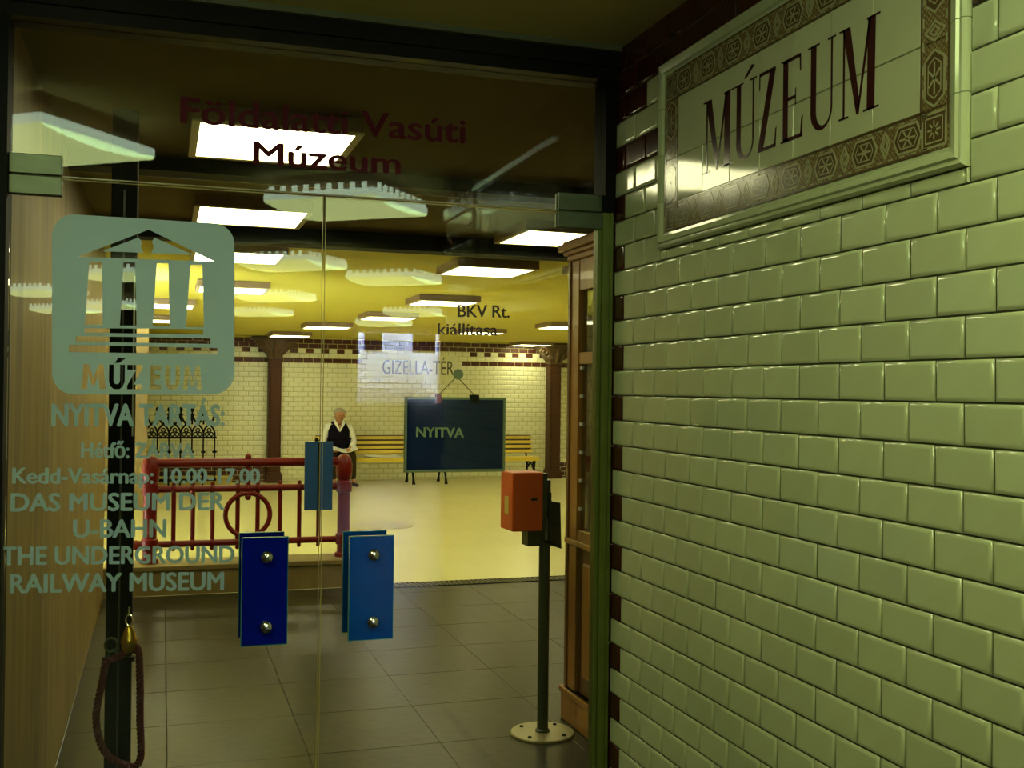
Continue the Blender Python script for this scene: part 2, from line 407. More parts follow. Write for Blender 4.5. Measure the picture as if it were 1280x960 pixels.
for (ca, cb) in (((iy0+fy0)/2, (iz0+fz0)/2), ((iy0+fy0)/2, (fz1+iz1)/2), ((fy1+iy1)/2, (iz0+fz0)/2), ((fy1+iy1)/2, (fz1+iz1)/2)):
    h = BW*.40
    fill2([(ca-h, cb-h), (ca+h, cb-h), (ca+h, cb+h), (ca-h, cb+h)], 1)
    for sc_, ww in ((1, .005), (.72, .003)): poly2([(ca-h*sc_, cb-h*sc_), (ca+h*sc_, cb-h*sc_), (ca+h*sc_, cb+h*sc_), (ca-h*sc_, cb+h*sc_)], ww, 0)
    for k in range(8): line2((ca+.006*math.cos(k*math.pi/4), cb+.006*math.sin(k*math.pi/4)), (ca+h*.55*math.cos(k*math.pi/4), cb+h*.55*math.sin(k*math.pi/4)), .0035, 0)
def hatch(a, b, c, d):
    k = .0115; n = int((b-a+d-c)/k)+1
    for i in range(n):
        for sgn_ in (1, -1):
            o_ = a+i*k; p = []
            # line y = o_ - t, z = c + t   (or mirrored)
            t0 = max(0, o_-b); t1 = min(d-c, o_-a)
            if t1-t0 < .004: continue
            q0, q1 = (o_-t0, c+t0), (o_-t1, c+t1)
            if sgn_ < 0: q0, q1 = (a+b-q0[0], q0[1]), (a+b-q1[0], q1[1])
            v = Vector((0, q1[0]-q0[0], q1[1]-q0[1])).normalized(); s_ = Vector((0, -v.z, v.y))*.0007
            P, Q = Vector((XO-.00005*sgn_, *q0)), Vector((XO-.00005*sgn_, *q1)); orn.add([P-s_, Q-s_, Q+s_, P+s_], [(0, 1, 2, 3)], 1)
for q in ((iy0, iy1, iz0, fz0), (iy0, iy1, fz1, iz1), (iy0, fy0, fz0, fz1), (fy1, iy1, fz0, fz1)): hatch(*q)
orn.build('border_ornament', [m_sorn, m_sorn2], sg)
# serif letters, condensed: glyphs in a unit box (u right as seen, v up)
def glyph(ch):
    P = []
    def q(*p): P.append(p)
    def bar(x0, x1, w, y0=0, y1=1): q((x0, y0), (x0+w, y0), (x1+w, y1), (x1, y1))
    def serif(x0, x1, y, up): 
        h = .022*up; q((x0, y), (x1, y), (x1-.01, y+h), (x0+.01, y+h))
    if ch == 'M':
        bar(.06, .06, .05); bar(.08, .44, .18, 1, 0) if 0 else q((.04, 1), (.25, 1), (.53, .10), (.47, 0), (.44, 0))
        q((.45, 0), (.50, 0), (.83, 1), (.76, 1)); bar(.72, .74, .20)
        serif(-.06, .22, 0, 1); serif(.62, 1.04, 0, 1); serif(-.06, .22, 1, -1); serif(.70, 1.06, 1, -1)
    if ch == 'U':
        out = [(.10, 1), (.10, .22)]+[(.10+.40*(1-math.cos(a)), .22-.24*math.sin(a)) for a in [i*math.pi/12 for i in range(1, 12)]]+[(.90, .22), (.90, 1)]
        inn = [(.84, 1), (.84, .22)]+[(.84-.27*(1-math.cos(a)), .22-.19*math.sin(a)) for a in [i*math.pi/12 for i in range(1, 12)]]+[(.30, .22), (.30, 1)]
        pts = out+inn; n = len(out)
        for i in range(n-1): q(out[i], out[i+1], inn[n-2-i], inn[n-1-i])
        serif(-.02, .42, 1, -1); serif(.72, 1.02, 1, -1)
    if ch == 'Z':
        q((.62, .97), (.92, .97), (.28, .03), (-.02, .03)); q((.05, 1), (.92, 1), (.92, .955), (.05, .955)); q((-.02, 0), (.95, 0), (.95, .045), (-.02, .045))
        q((.04, 1), (.10, 1), (.07, .80), (.03, .78)); q((.95, 0), (.87, 0), (.93, .22), (.99, .25))
    if ch == 'E':
        bar(.10, .10, .22); q((.1, 1), (.88, 1), (.88, .955), (.1, .955)); q((.1, 0), (.95, 0), (.95, .045), (.1, .045)); q((.3, .49), (.68, .49), (.68, .53), (.3, .53))
        q((.88, 1), (.82, 1), (.85, .80), (.90, .78)); q((.95, 0), (.87, 0), (.92, .22), (.99, .25)); q((.68, .40), (.64, .42), (.64, .60), (.68, .62)); serif(0, .4, 0, 1); serif(0, .4, 1, -1)
    return P
lz0, lz1 = .553, .758
ly = [(2.495, 2.375), (2.338, 2.235), (2.205, 2.105), (2.078, 1.985), (1.955, 1.862), (1.835, 1.715)]
lz = [fz0+.05]
def sgn(px, py): return atX(px, py, W)
spans = [((884, 0), (918, 0)), ((921, 0), (948, 0)), ((951, 0), (974, 0)), ((979, 0), (1007, 0)), ((1013, 0), (1047, 0)), ((1054, 0), (1100, 0))]
lb, lt = (.566, .752)
for ch, (a, b) in zip('MUZEUM', spans):
    ya = sgn(a[0], 150).y; yb = sgn(b[0], 150).y; mb = MB()
    for p in glyph(ch): mb.prism([(W-.0062, ya+(yb-ya)*u, lb+(lt-lb)*v) for u, v in p], (-.0006, 0, 0))
    if ch == 'U' and a[0] < 950: mb.prism([(W-.0062, ya+(yb-ya)*u, lb+(lt-lb)*v) for u, v in ((.42, 1.04), (.55, 1.04), (.92, 1.16), (.78, 1.18))], (-.0006, 0, 0))
    mb.build('letter', mat('letter_glaze', (.055, .012, .012), .15), sg)

# ------------------------------------------------------------------ room shells
# passage in front of the doors
LX0 = -1.6
struct('floor', MB().box(LX0-.3, 9, -14, G+.0, FZ-.1, FZ), m_slab)
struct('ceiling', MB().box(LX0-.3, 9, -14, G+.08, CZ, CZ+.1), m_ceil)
struct('wall_left', MB().box(LX0-.2, LX0, -14, G+.08, FZ, CZ), m_lwall)
struct('wall_front', MB().box(LX0, -.425, G-.04, G+.08, FZ, CZ).box(W+.4, 9.2, YW, YW+.15, FZ, CZ), m_lwall)
struct('wall_back', MB().box(LX0-.2, 3.5, -14.2, -14, FZ, CZ).box(5.1, 9.2, -14.2, -14, FZ, CZ), m_lwall)
struct('wall_side', MB().box(9, 9.2, -14.2, 18.8, FZ, CZ), m_fill)
# exit stairs with daylight
st = empty('exit_stairs', (4.3, -14, FZ)); st['kind'] = 'structure'
m_step = mat('pale_stone_step', (.75, .75, .75), .6, noise=(5, .4, (.6, .6, .6)))
struct('wall_parapet', MB().box(3.5, 5.1, -14.2, -14, FZ, -.30), m_lwall)
for i in range(13): MB().box(3.5, 5.1, -14.2-.3*i-.3, -14.2-.3*i, FZ, -.42+.13*(i+1)-.03).box(3.5, 5.1, -14.2-.3*i-.3, -14.2-.3*i+.025, -.42+.13*(i+1)-.03, -.42+.13*(i+1)).box(3.52, 5.08, -14.2-.3*i, -14.2-.3*i+.004, -.42+.13*i, -.42+.13*i+.028, mi=1).build('step', [m_step, m_black], st)  # black strip at each riser foot imitates the nosing shadow
struct('wall_stairs', MB().box(3.3, 3.5, -18.4, -14.2, FZ, 1.4).box(5.1, 5.3, -18.4, -14.2, FZ, 1.4), mat('stair_wall', (.6, .6, .62), .7))
for x0_, x1_, lab in ((3.62, 3.95, 'narrow blue board hanging at the exit stairs'), (4.55, 5.0, 'wide blue board hanging at the exit stairs')):
    tag(MB().box(x0_, x1_, -14.02, -13.98, .70, 1.06).build('blue_board', mat('blue_sign_face', (.02, .04, .9), .4)), lab, 'sign')
# corridor behind the doors
MB_ = MB()
struct('floor_corridor', MB().box(-.62, 9, G, YB+.02, FZ-.1, FZ-.008), m_slabj)
fc = bpy.data.objects['floor_corridor']
tw_ = .59; k = 0
_fm = {}
def slab_me(w, d):
    kk = (round(w, 3), round(d, 3))
    if kk not in _fm:
        mb = MB(); g = .0008; b = .002; vs = []
        for ins, z in ((g, -.008), (g, -.0015), (b+g, 0)):
            vs += [(-w/2+ins, -d/2+ins, z), (w/2-ins, -d/2+ins, z), (w/2-ins, d/2-ins, z), (-w/2+ins, d/2-ins, z)]
        mb.add(vs, [(i*4+j, i*4+(j+1)%4, (i+1)*4+(j+1)%4, (i+1)*4+j) for i in range(2) for j in range(4)]+[(8, 9, 10, 11)]); _fm[kk] = mb.mesh('floor_tile', m_slab)
    return _fm[kk]
x = .035-tw_; xs = [-.41]
while x < 5.4: 
    if x > -.40: xs.append(x)
    x += tw_
ys = [G]+[q for q in [4.72+tw_*i for i in range(-2, 7)] if q > G+.1 and q < YB-.05]+[YB]
for i in range(len(xs)-1):
    for j in range(len(ys)-1):
        o = link('floor_tile', slab_me(xs[i+1]-xs[i], ys[j+1]-ys[j]), fc); o.location = ((xs[i]+xs[i+1])/2, (ys[j]+ys[j+1])/2, FZ)
        o.rotation_euler = (random.gauss(0, .0008), random.gauss(0, .0008), 0)
MB().box(xs[-1], 9, G, YB, FZ-.01, FZ).build('floor_slab', m_slab, fc)
struct('floor_hall', MB().box(-2.2, 9, YB, YF+.2, FZ-.1, FZ), m_floor)
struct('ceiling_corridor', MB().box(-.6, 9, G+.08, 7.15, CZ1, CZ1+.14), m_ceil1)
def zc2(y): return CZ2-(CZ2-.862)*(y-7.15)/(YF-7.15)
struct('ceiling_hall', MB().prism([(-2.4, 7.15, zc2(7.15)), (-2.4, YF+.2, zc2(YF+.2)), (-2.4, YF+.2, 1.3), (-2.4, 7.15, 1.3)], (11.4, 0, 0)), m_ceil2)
struct('wall_corridor_left', MB().box(-.62, -.41, G+.05, 7.14, FZ, CZ1).box(-.62, -.41, 7.14, 8.62, FZ, .955), m_marble)
struct('wall_hall_left', MB().box(-2.4, -2.2, 7.7, YF+.2, FZ, CZ2).box(-2.4, -.62, 7.6, 7.7, FZ, CZ2), m_fill)
struct('wall_pier', MB().box(-2.2, -.19, 14.6, 15.2, FZ, CZ2), mat('pier_plaster', (.26, .19, .06), .6, noise=(2, .5, (.20, .14, .04))))
for nm, yy, z_ in (('trim_5', 5.05, .955), ('trim_6', 7.0, .915)):
    mb = MB().box(-.41, 9, yy, yy+.02, z_, CZ1).box(-.41, 9, yy-.06, yy+.10, z_, z_+.012)
    o = struct(nm, mb, m_black)
    MB().box(-.41, 9, yy+.10, yy+.104, z_-.001, z_+.011).build('flange_highlight', mat('flange_highlight_paint', (.35, .33, .2), .4, metal=.5), o)  # pale strip paints a highlight along the flange edge
# curb with railing
c0 = atZ(165, 742, FZ); c1 = atZ(437, 735, FZ)
CX0, CX1, CY = -.41, atZ(434, 735, FZ).x, 8.615
struct('trim_7', MB().box(CX0, CX1, CY, CY+.34, FZ, FZ+.215).box(CX0-.0, CX1+.012, CY-.012, CY+.35, FZ+.185, FZ+.225), m_stone, bevel=.006)
# drain grating at the edge of the hall floor
g = tag(empty('drain_grating', (3, YB, FZ)), 'long black slotted drain grating along the edge of the yellow hall floor', 'grating')
MB().box(CX1+.05, 4.6, YB-.12, YB-.105, FZ, FZ+.006).box(CX1+.05, 4.6, YB+.06, YB+.075, FZ, FZ+.006).box(CX1+.05, 4.6, YB-.105, YB+.06, FZ, FZ+.001).build('frame', m_black, g)
sl = MB(); x = CX1+.08
while x < 4.58: sl.obox((x, YB-.022, FZ+.0035), (.013, .165, .005), (0, 0, .25)); x += .042
o = sl.build('bars', mat('worn_iron', (.16, .14, .09), .5, metal=.5), g); o['kind'] = 'stuff'
# manhole cover
p = atZ(474, 657, FZ); tag(MB().lathe((p.x, p.y, FZ), [(.40, 0), (.40, .004), (.37, .006), (.0, .006)], 40).build('manhole_cover', mat('worn_cover', (.36, .32, .13), .6)), 'round flush floor cover set in the yellow hall floor', 'cover')

# ------------------------------------------------------------------ far station wall
fw = struct('wall_station', MB().box(-2.2, 9, YF+.0045, YF+.3, FZ, .845).box(-2.2, 9, YF-.005, YF+.3, .845, .90, mi=1), [m_fgrout, m_ceil2])
lt_, dk_ = MB(), MB()
FTH, FTW = .0832, .166;  GZ0, GZ1 = .445, .765
gx0, gx1 = atY(452, 460, YF).x, atY(574, 460, YF).x
rows = int((.845-FZ)/FTH)
def bt(mb, a, b, c, d):
    e = .009; y = YF
    mb.add([(a, y+.005, c), (b, y+.005, c), (b, y+.005, d), (a, y+.005, d), (a+e, y, c+e), (b-e, y, c+e), (b-e, y, d-e), (a+e, y, d-e)],
           [(4, 5, 6, 7), (0, 1, 5, 4), (1, 2, 6, 5), (2, 3, 7, 6), (3, 0, 4, 7)])
colX = [atY(343, 500, YF-.15).x, atY(692, 500, YF-.15).x]
for r in range(rows+1):
    z1_ = .845-FTH*r; z0_ = max(z1_-FTH, FZ)
    if z1_-z0_ < .02: continue
    x = -2.2-(FTW/2 if r % 2 else 0); n = 0
    FTW = .133 if r == 2 else .166
    while x < 9:
        a, b = x+.003, x+FTW-.003; n += 1; xm = (a+b)/2; insign = gx0 < xm < gx1 and GZ0-.15 < (z0_+z1_)/2 < .66
        dark = r in (0, 1, 4) or (False)
        if r == 2 and n % 2: dark = True
        if insign and r > 1: dark = False
        if r >= rows-3 and (xm < colX[0] or xm > colX[1]+.15): dark = True
        bt(dk_ if dark else lt_, a, b, z0_+.003, z1_-.003); x += FTW
for mb, m, nm in ((lt_, m_ftile, 'tiles'), (dk_, m_fdtile, 'dark_tiles')): mb.build(nm, m, fw)['kind'] = 'stuff'
ss = tag(empty('station_name_sign', ((gx0+gx1)/2, YF, GZ0)), 'station name reading GIZELLA-TÉR in black letters on the far tiled wall', 'sign')
A = atY(478, 467.5, YF-.006); B = atY(567, 469, YF-.006); T = atY(478, 450, YF-.006)
T.x = A.x
MB().box(gx0+.1, gx1-.02, YF-.004, YF-.0005, A.z-.09, T.z+.10).build('sign_panel', m_ftile, ss)
lettering('GIZELLA-TÉR', A, (B.x, B.y, A.z), T, (0, -.004, 0), mat('station_letters', (.05, .04, .02), .5), ss)
# cast iron columns with capitals
for i, cx in enumerate(colX):
    cy = YF-.17
    t = tag(empty('station_column', (cx, cy, FZ)), ('left' if i == 0 else 'right')+' brown iron column with scrolled capital against the far wall, '+('behind the red railing' if i == 0 else 'beside the wooden cabinet'), 'column')
    w = .105
    MB().box(cx-w, cx+w, cy-.08, cy+.17, FZ+.16, .50).box(cx-w*.72, cx+w*.72, cy-.095, cy-.08, FZ+.2, .46).build('shaft', m_post, t, bevel=.008); sh_ = bpy.data.objects[[q.name for q in t.children if q.name.startswith('shaft')][0]]
    MB().box(cx-w-.03, cx+w+.03, cy-.12, cy+.17, FZ, FZ+.13).box(cx-w-.015, cx+w+.015, cy-.1, cy+.17, FZ+.13, FZ+.17).build('base', m_post, t, bevel=.008)
    rv = MB()
    for k in range(34):
        z = FZ+.22+k*.06
        if z < .46: rv.ball((cx-w+.014, cy-.084, z), .011, 6); rv.ball((cx+w-.014, cy-.084, z), .011, 6)
    o = rv.build('rivets', m_post, sh_, smooth=True); o['kind'] = 'stuff'
    cp = MB().box(cx-w-.02, cx+w+.02, cy-.11, cy+.17, .48, .52)
    cp.add([(cx-w, cy-.09, .52), (cx+w, cy-.09, .52), (cx+w, cy+.17, .52), (cx-w, cy+.17, .52), (cx-.36, cy-.16, .80), (cx+.36, cy-.16, .80), (cx+.36, cy+.17, .80), (cx-.36, cy+.17, .80)],
           [(0,1,5,4), (1,2,6,5), (2,3,7,6), (3,0,4,7), (4,5,6,7)])
    cp.box(cx-.40, cx+.40, cy-.2, cy+.17, .80, .845)
    cap_ = cp.build('capital', m_cap, t, bevel=.008)
    sc = MB()
    for s in (-1, 1):
        for (ox, oz, rr) in ((.25, .70, .085), (.13, .60, .055)):
            pts = [(cx+s*(ox+rr*(1-a/16)*math.cos(a*.62)), cy-.15, oz+rr*(1-a/16)*math.sin(a*.62)) for a in range(14)]
            sc.tube(pts, .018, 6)
        sc.tube([(cx+s*.06, cy-.11, .52), (cx+s*.10, cy-.15, .62), (cx+s*.20, cy-.17, .76), (cx+s*.33, cy-.17, .79)], [.02, .028, .022, .012], 6)
    sc.tube([(cx, cy-.11, .50), (cx, cy-.16, .62), (cx, cy-.2, .76)], [.03, .045, .02], 8)
    sc.build('scroll', m_cap, cap_, smooth=True)

# ------------------------------------------------------------------ ceiling lights (hall)
def lamp(px, py, z, ceil, label, lx=.57, ly=.6, h=.055):
    p = atZ(px, py, z)
    if ceil is None:
        for _ in range(12): ceil = zc2(p.y); z = ceil-.06; p = atZ(px, py, z)
    x, y = p.x, p.y
    t = tag(empty('ceiling_light', (x, y, ceil)), label, 'ceiling light', 'square ceiling lights of the station')
    MB().box(x-lx/2-.03, x+lx/2+.03, y-ly/2-.03, y+ly/2+.03, z+.004, ceil).build('housing', m_house, t, bevel=.004)
    f = MB()
    for a, b, c, d in ((-lx/2-.03, -lx/2, -ly/2-.03, ly/2+.03), (lx/2, lx/2+.03, -ly/2-.03, ly/2+.03), (-lx/2, lx/2, -ly/2-.03, -ly/2), (-lx/2, lx/2, ly/2, ly/2+.03)): f.box(x+a, x+b, y+c, y+d, z-.004, z+.004)
    f.build('frame', mat('lamp_frame', (.5, .42, .2), .4), t)
    MB().box(x-lx/2, x+lx/2, y-ly/2, y+ly/2, z-.001, z+.004).build('diffuser', m_lamp, t)
Z1L, Z2L = .97, .905
lamps = [(340, 182, Z1L, CZ1, 'bright square ceiling light behind the word Múzeum over the glass doors'),
 (313, 272, Z1L, CZ1, 'bright square ceiling light just above the green logo panel on the glass'),
 (695, 299, Z1L, CZ1, 'bright square ceiling light over the wooden cabinet cornice'),
 (297, 322, Z2L, None, 'ceiling light at the right upper corner of the green logo panel, behind the dark beam'),
 (608, 340, Z2L, None, 'ceiling light in the middle, first one behind the dark beam'),
 (290, 363, Z2L, None, 'ceiling light second behind the beam in the column by the logo panel'),
 (553, 379.5, Z2L, None, 'ceiling light directly left above the letters BKV'),
 (206, 383, Z2L, None, 'ceiling light seen through the third pillar of the cut-out temple'),
 (485, 398.5, Z2L, None, 'ceiling light left of the word kiállítasa'),
 (198, 401.5, Z2L, None, 'ceiling light seen low in the cut-out temple, under its third pillar'),
 (408, 410, Z2L, None, 'ceiling light crossed by the gap between the doors'),
 (706, 410, Z2L, None, 'ceiling light cut off by the wooden cabinet post'),
 (600, 417, Z2L, None, 'ceiling light directly under the word kiállítasa'),
 (362, 420.5, Z2L, None, 'ceiling light just above the left column capital'),
 (664, 432, Z2L, None, 'farthest ceiling light, thin strip near the right column capital'),
 (770, 340, Z2L, None, 'ceiling light behind the wooden cabinet')]
for x, y in ((4.6, 9.2), (6.6, 8.9), (6.4, 11.6), (7.4, 14.4), (-1.2, 9.5), (-1.2, 12.5), (8.3, 17.0)):  # hidden lamps added out of view to brighten the hall and far wall
    q = proj((x, y, zc2(y)-.06)); lamps.append((q[0], q[1], Z2L, None, ('unseen added hall light behind the cabinet, %s' % {4.6: 'closest to the cabinet', 6.6: 'near the right end of the dark beam', 6.4: 'middle of the right side', 7.4: 'towards the right far corner', 8.3: 'in the right far corner'}[x] if x > 0 else 'unseen added hall light behind the left plaster wall, %s' % ('nearer one' if y < 10 else 'farther one'))))
for l in lamps: lamp(*l)

# lobby lights behind the photographer (seen mirrored in the doors): bowed ribbed diffusers
def lobby(px, py, label, z=.93, lx=.62, ly=.62):
    p = atZ(px, py, z); x, y = max(p.x, LX0+.42), 2*G-p.y
    t = tag(empty('passage_light', (x, y, CZ)), label, 'ceiling light', 'ribbed ceiling lights of the passage')
    f = MB(); f.box(x-lx/2, x+lx/2, y-ly/2, y+ly/2, z+.01, z+.045); 
    for k in range(9 if px > 60 or py > 200 else 0):
        u = -lx/2+.05+(lx-.10)*k/8
        for e in (-1, 1): f.box(x+u-.012, x+u+.012, y+e*(ly/2+.004)-.006, y+e*(ly/2+.004)+.006, z+.045, z+.075).box(x+e*(lx/2+.004)-.006, x+e*(lx/2+.004)+.006, y+u-.012, y+u+.012, z+.045, z+.075)
    f.build('side_diffuser', m_lamps, t)
    MB().box(x-lx/2+.04, x+lx/2-.04, y-ly/2+.04, y+ly/2-.04, z+.045, CZ-.002).build('housing', m_house, t)
    d = MB(); n = 12
    for i in range(n):
        a = -lx/2+lx*i/n; b = -lx/2+lx*(i+1)/n
        za = z+.01-.03*(1-(2*a/lx)**2); zb = z+.01-.03*(1-(2*b/lx)**2); m_ = (a+b)/2; zm = min(za, zb)-.006
        d.add([(x+a, y-ly/2, za), (x+m_, y-ly/2, zm), (x+m_, y+ly/2, zm), (x+a, y+ly/2, za)], [(0, 1, 2, 3)])
        d.add([(x+m_, y-ly/2, zm), (x+b, y-ly/2, zb), (x+b, y+ly/2, zb), (x+m_, y+ly/2, zm)], [(0, 1, 2, 3)])
    d.build('diffuser', m_lampn, t); t.rotation_euler.z = math.radians(-52)
for px, py, lab in ((48, 186, 'ribbed ceiling light nearest the glass doors, mirrored at their upper left'), (435, 262, 'ribbed ceiling light close to the tiled wall, mirrored beside the door gap'),
   (365, 333, 'ribbed ceiling light second from the doors, mirrored under the beam'), (493, 352, 'ribbed ceiling light mirrored left of the middle hall light'), (345, 374, 'ribbed ceiling light third from the doors'),
   (325, 393, 'ribbed ceiling light fourth from the doors'), (160, 347, 'ribbed ceiling light mirrored in the temple pillars'), (20, 366, 'ribbed ceiling light mirrored at the left door edge, upper'), (45, 388, 'ribbed ceiling light mirrored at the left door edge, lower'),
   (150, 384, 'ribbed ceiling light mirrored low in the temple pillars'), (520, 393, 'ribbed ceiling light mirrored under the letters'), (480, 406, 'small far ribbed ceiling light toward the exit stairs')):
    lobby(px, py, lab)

# ------------------------------------------------------------------ door frame, doors, transom
ZT = .557        # joint between doors and transom
struct('trim_1', MB().box(-.425, W, G-.05, G+.06, .965, CZ).box(-.425, W, G-.065, G-.05, 1.0, 1.02), m_darkbrown)
struct('trim_8', MB().box(-.425, W-.002, G-.075, G-.055, 1.048, CZ), mat('ceiling_edge_strip', (.10, .10, .05), .6))
struct('trim_2', MB().box(-.425, -.395, G-.05, G+.06, FZ, .965), m_black)
xj0, xj1 = atY(743, 500, G).x, W
struct('trim_3', MB().box(xj0+.012, xj1-.004, G-.025, G+.035, FZ, ZT-.0).box(xj0, xj0+.012, G-.012, G+.022, FZ, ZT).box(xj0+.035, xj0+.045, G-.03, G-.02, FZ, ZT), m_alu)
struct('trim_9', MB().box(xj0+.012, xj1-.004, G-.04, G+.05, ZT, .965), m_black)
xs_ = atY(401, 600, G).x
gap = .003
def pane(nm, x0_, x1_, z0_, z1_, parent):
    o = MB().box(x0_, x1_, G-.005, G+.005, z0_, z1_).build(nm, m_glass, parent); return o
d1 = empty('door_1', (-.39, G, FZ)); d1['kind'] = 'structure'; d1['label'] = 'left glass door with green logo and opening hours'
d2 = empty('door_2', (xj0, G, FZ)); d2['kind'] = 'structure'; d2['label'] = 'right glass door with a hanging open sign'
XL = -.392
pane('glass_pane', XL, xs_-gap, FZ+.01, ZT-.005, d1); pane('glass_pane', xs_+gap, xj0-.001, FZ+.01, ZT-.005, d2)
e = .0012
MB().box(xs_-gap-e, xs_-gap, G-.005, G+.005, FZ+.01, ZT-.005).build('glass_edge', m_edge, d1)
MB().box(xs_+gap, xs_+gap+e, G-.005, G+.005, FZ+.01, ZT-.005).build('glass_edge', m_edge, d2)
MB().box(XL, xs_-gap, G-.005, G+.005, ZT-.0065, ZT-.005).build('top_edge', m_edge, d1)
MB().box(xs_+gap, xj0, G-.005, G+.005, ZT-.0065, ZT-.005).build('top_edge', m_edge, d2)
w1 = empty('window_1', (.43, G, ZT)); w1['kind'] = 'structure'; w1['label'] = 'glass transom with dark red museum name'
pane('glass_pane', XL, xj0+.012, ZT, .965, w1)
MB().box(XL, xj0+.01, G-.0055, G+.0055, ZT-.0005, ZT+.0025).build('bottom_edge', mat('transom_edge', (.22, .18, .07), .3), w1)
def hinge(x0_, x1_, parent_top, parent_door):
    for z0_, z1_, pr in ((ZT+.002, ZT+.055, parent_top), (ZT-.052, ZT-.002, parent_door)):
        MB().box(x0_, x1_, G-.017, G-.0055, z0_, z1_).box(x0_, x1_, G+.0055, G+.017, z0_, z1_).build('patch_fitting', m_patch, pr, bevel=.002)
hinge(-.395, atY(78, 225, G).x, w1, d1); hinge(atY(696, 260, G).x, xj0+.03, w1, d2)
GT = G-.0052
def glass_text(s, x0_, yb0, x1_, yb1, top, m, parent, bold=0.0):
    A = atY(x0_, yb0, GT); B = atY(x1_, yb1, GT); T = atY(x0_, top, GT); T.x = A.x
    return lettering(s, A, B, T, (0, -.0006, 0), m, parent, bold)
glass_text('Földalatti Vasúti', 225, 153, 582, 179, 121, m_ink, w1, .022)
glass_text('Múzeum', 316, 205, 501, 218, 177, m_ink, w1, .022)
for s, a, b, c, d, t, bo in (('NYITVA TARTÁS:', 64, 532, 281, 532, 505, .045), ('Hétfő: ZÁRVA', 101, 572, 243, 573, 553, .035), ('Kedd-Vasárnap: 10.00-17.00', 15, 604, 325, 604, 585, .035),
      ('DAS MUSEUM DER', 13, 639, 281, 637, 617, .032), ('U-BAHN', 91, 672, 208, 671, 650, .032), ('THE UNDERGROUND', 1, 706, 293, 703, 684, .032), ('RAILWAY MUSEUM', 12, 741, 280, 737, 718, .032)):
    glass_text(s, a, b, c, d, t, m_vinyl, d1, bo)
glass_text('BKV Rt.', 572, 396, 637, 397, 381, m_inkb, d2, .02)
glass_text('kiállítasa', 547, 418, 622, 419, 404, m_inkb, d2, .015)
# logo panel with cut-outs: even-odd filled 2D curve
cu = bpy.data.curves.new('logo', 'CURVE'); cu.dimensions = '2D'; cu.fill_mode = 'FRONT'; cu.extrude = .0004
def spl(pts):
    s = cu.splines.new('POLY'); s.points.add(len(pts)-1); s.use_cyclic_u = True
    for q, (a, b) in zip(s.points, pts): q.co = (a, b, 0, 1)
def px2(p): v = atY(p[0], p[1], GT); return (v.x, v.z)
def rr(l, t0, r, t1, b, rad):
    pts = []
    for cx, cy, a0 in ((l+rad, t0+rad, 180), (r-rad, t1+rad, 270), (r-rad, b-rad, 0), (l+rad, b-rad, 90)):
        for k in range(9):
            a = math.radians(a0+k*90/8); pts.append((cx+rad*math.cos(a), cy+rad*math.sin(a)))
    return pts
spl([px2(p) for p in rr(65, 268, 293, 279, 493, 27)])
cut = [[(97, 321), (186, 287), (268, 327)], [(111.5, 327), (127.5, 327), (128.5, 406), (106, 406)], [(154, 327.5), (169, 328), (171, 407), (150, 407)], [(196, 329), (210.5, 329), (212, 408), (191, 408)],
       [(238, 331), (253, 331), (255, 409), (232.5, 409)], [(105.5, 410), (254, 411.5), (254, 418), (105.5, 416)], [(95, 420), (263, 423), (263, 430), (95, 427)], [(86, 431), (272, 435), (272, 443), (86, 440)]]
for c in cut: spl([px2(p) for p in c])
inner = [(128, 314), (172, 297.5), (176, 302)]+[(184+8*math.cos(math.radians(a)), 309+8*math.sin(math.radians(a))) for a in (-150, 180, 150, 120, 90, 60, 30, 0, -30)]+[(196, 298), (241, 318.5)]
spl([px2(p) for p in [(128, 314), (173, 297), (178, 303), (176, 309), (178, 314), (180.5, 316)]]); spl([px2(p) for p in [(188, 316.5), (191, 313), (192, 308), (190, 302), (193, 297), (241, 318.5)]])
A = atY(101, 486, GT); B = atY(252, 487, GT); T = atY(101, 455, GT); wU = (B.x-A.x); hU = T.z-A.z
SANS = {'M': [(0, 0), (.10, 1), (.30, 1), (.5, .45), (.70, 1), (.90, 1), (1, 0), (.76, 0), (.70, .60), (.56, .15), (.44, .15), (.30, .60), (.24, 0)],
 'U': [(0, 1), (.30, 1), (.30, .34), (.36, .24), (.5, .20), (.64, .24), (.70, .34), (.70, 1), (1, 1), (1, .30), (.88, .10), (.68, .0), (.32, .0), (.12, .10), (0, .30)],
 'Z': [(0, 1), (1, 1), (1, .85), (.42, .2), (1, .2), (1, 0), (0, 0), (0, .15), (.58, .8), (0, .8)],
 'E': [(0, 0), (0, 1), (1, 1), (1, .8), (.38, .8), (.38, .61), (.92, .61), (.92, .42), (.38, .42), (.38, .2), (1, .2), (1, 0)]}
for chh, ua, ub in (('M', 0, .20), ('U', .225, .355), ('Z', .375, .50), ('E', .565, .655), ('U', .69, .815), ('M', .84, 1.0)):
    spl([(A.x+wU*(ua+(ub-ua)*p_[0]), A.z+hU*p_[1]) for p_ in SANS[chh]])
spl([(A.x+wU*u_, A.z+hU*v_) for u_, v_ in ((.27, 1.07), (.31, 1.07), (.365, 1.28), (.30, 1.28))])
co = bpy.data.objects.new('tmp', cu); COL.objects.link(co); dg = bpy.context.evaluated_depsgraph_get(); dg.update()
lm = bpy.data.meshes.new_from_object(co.evaluated_get(dg)); bpy.data.objects.remove(co); lm.transform(Matrix.Rotation(math.pi/2, 4, 'X'))
lm.transform(Matrix.Translation(Vector((0, GT-.0005, 0))-ORG[d1.name])); lm.materials.clear(); lm.materials.append(m_vinyl)
lo = link('logo_panel', lm, d1); lo['label'] = 'green rounded temple logo with MÚZEUM cut out'

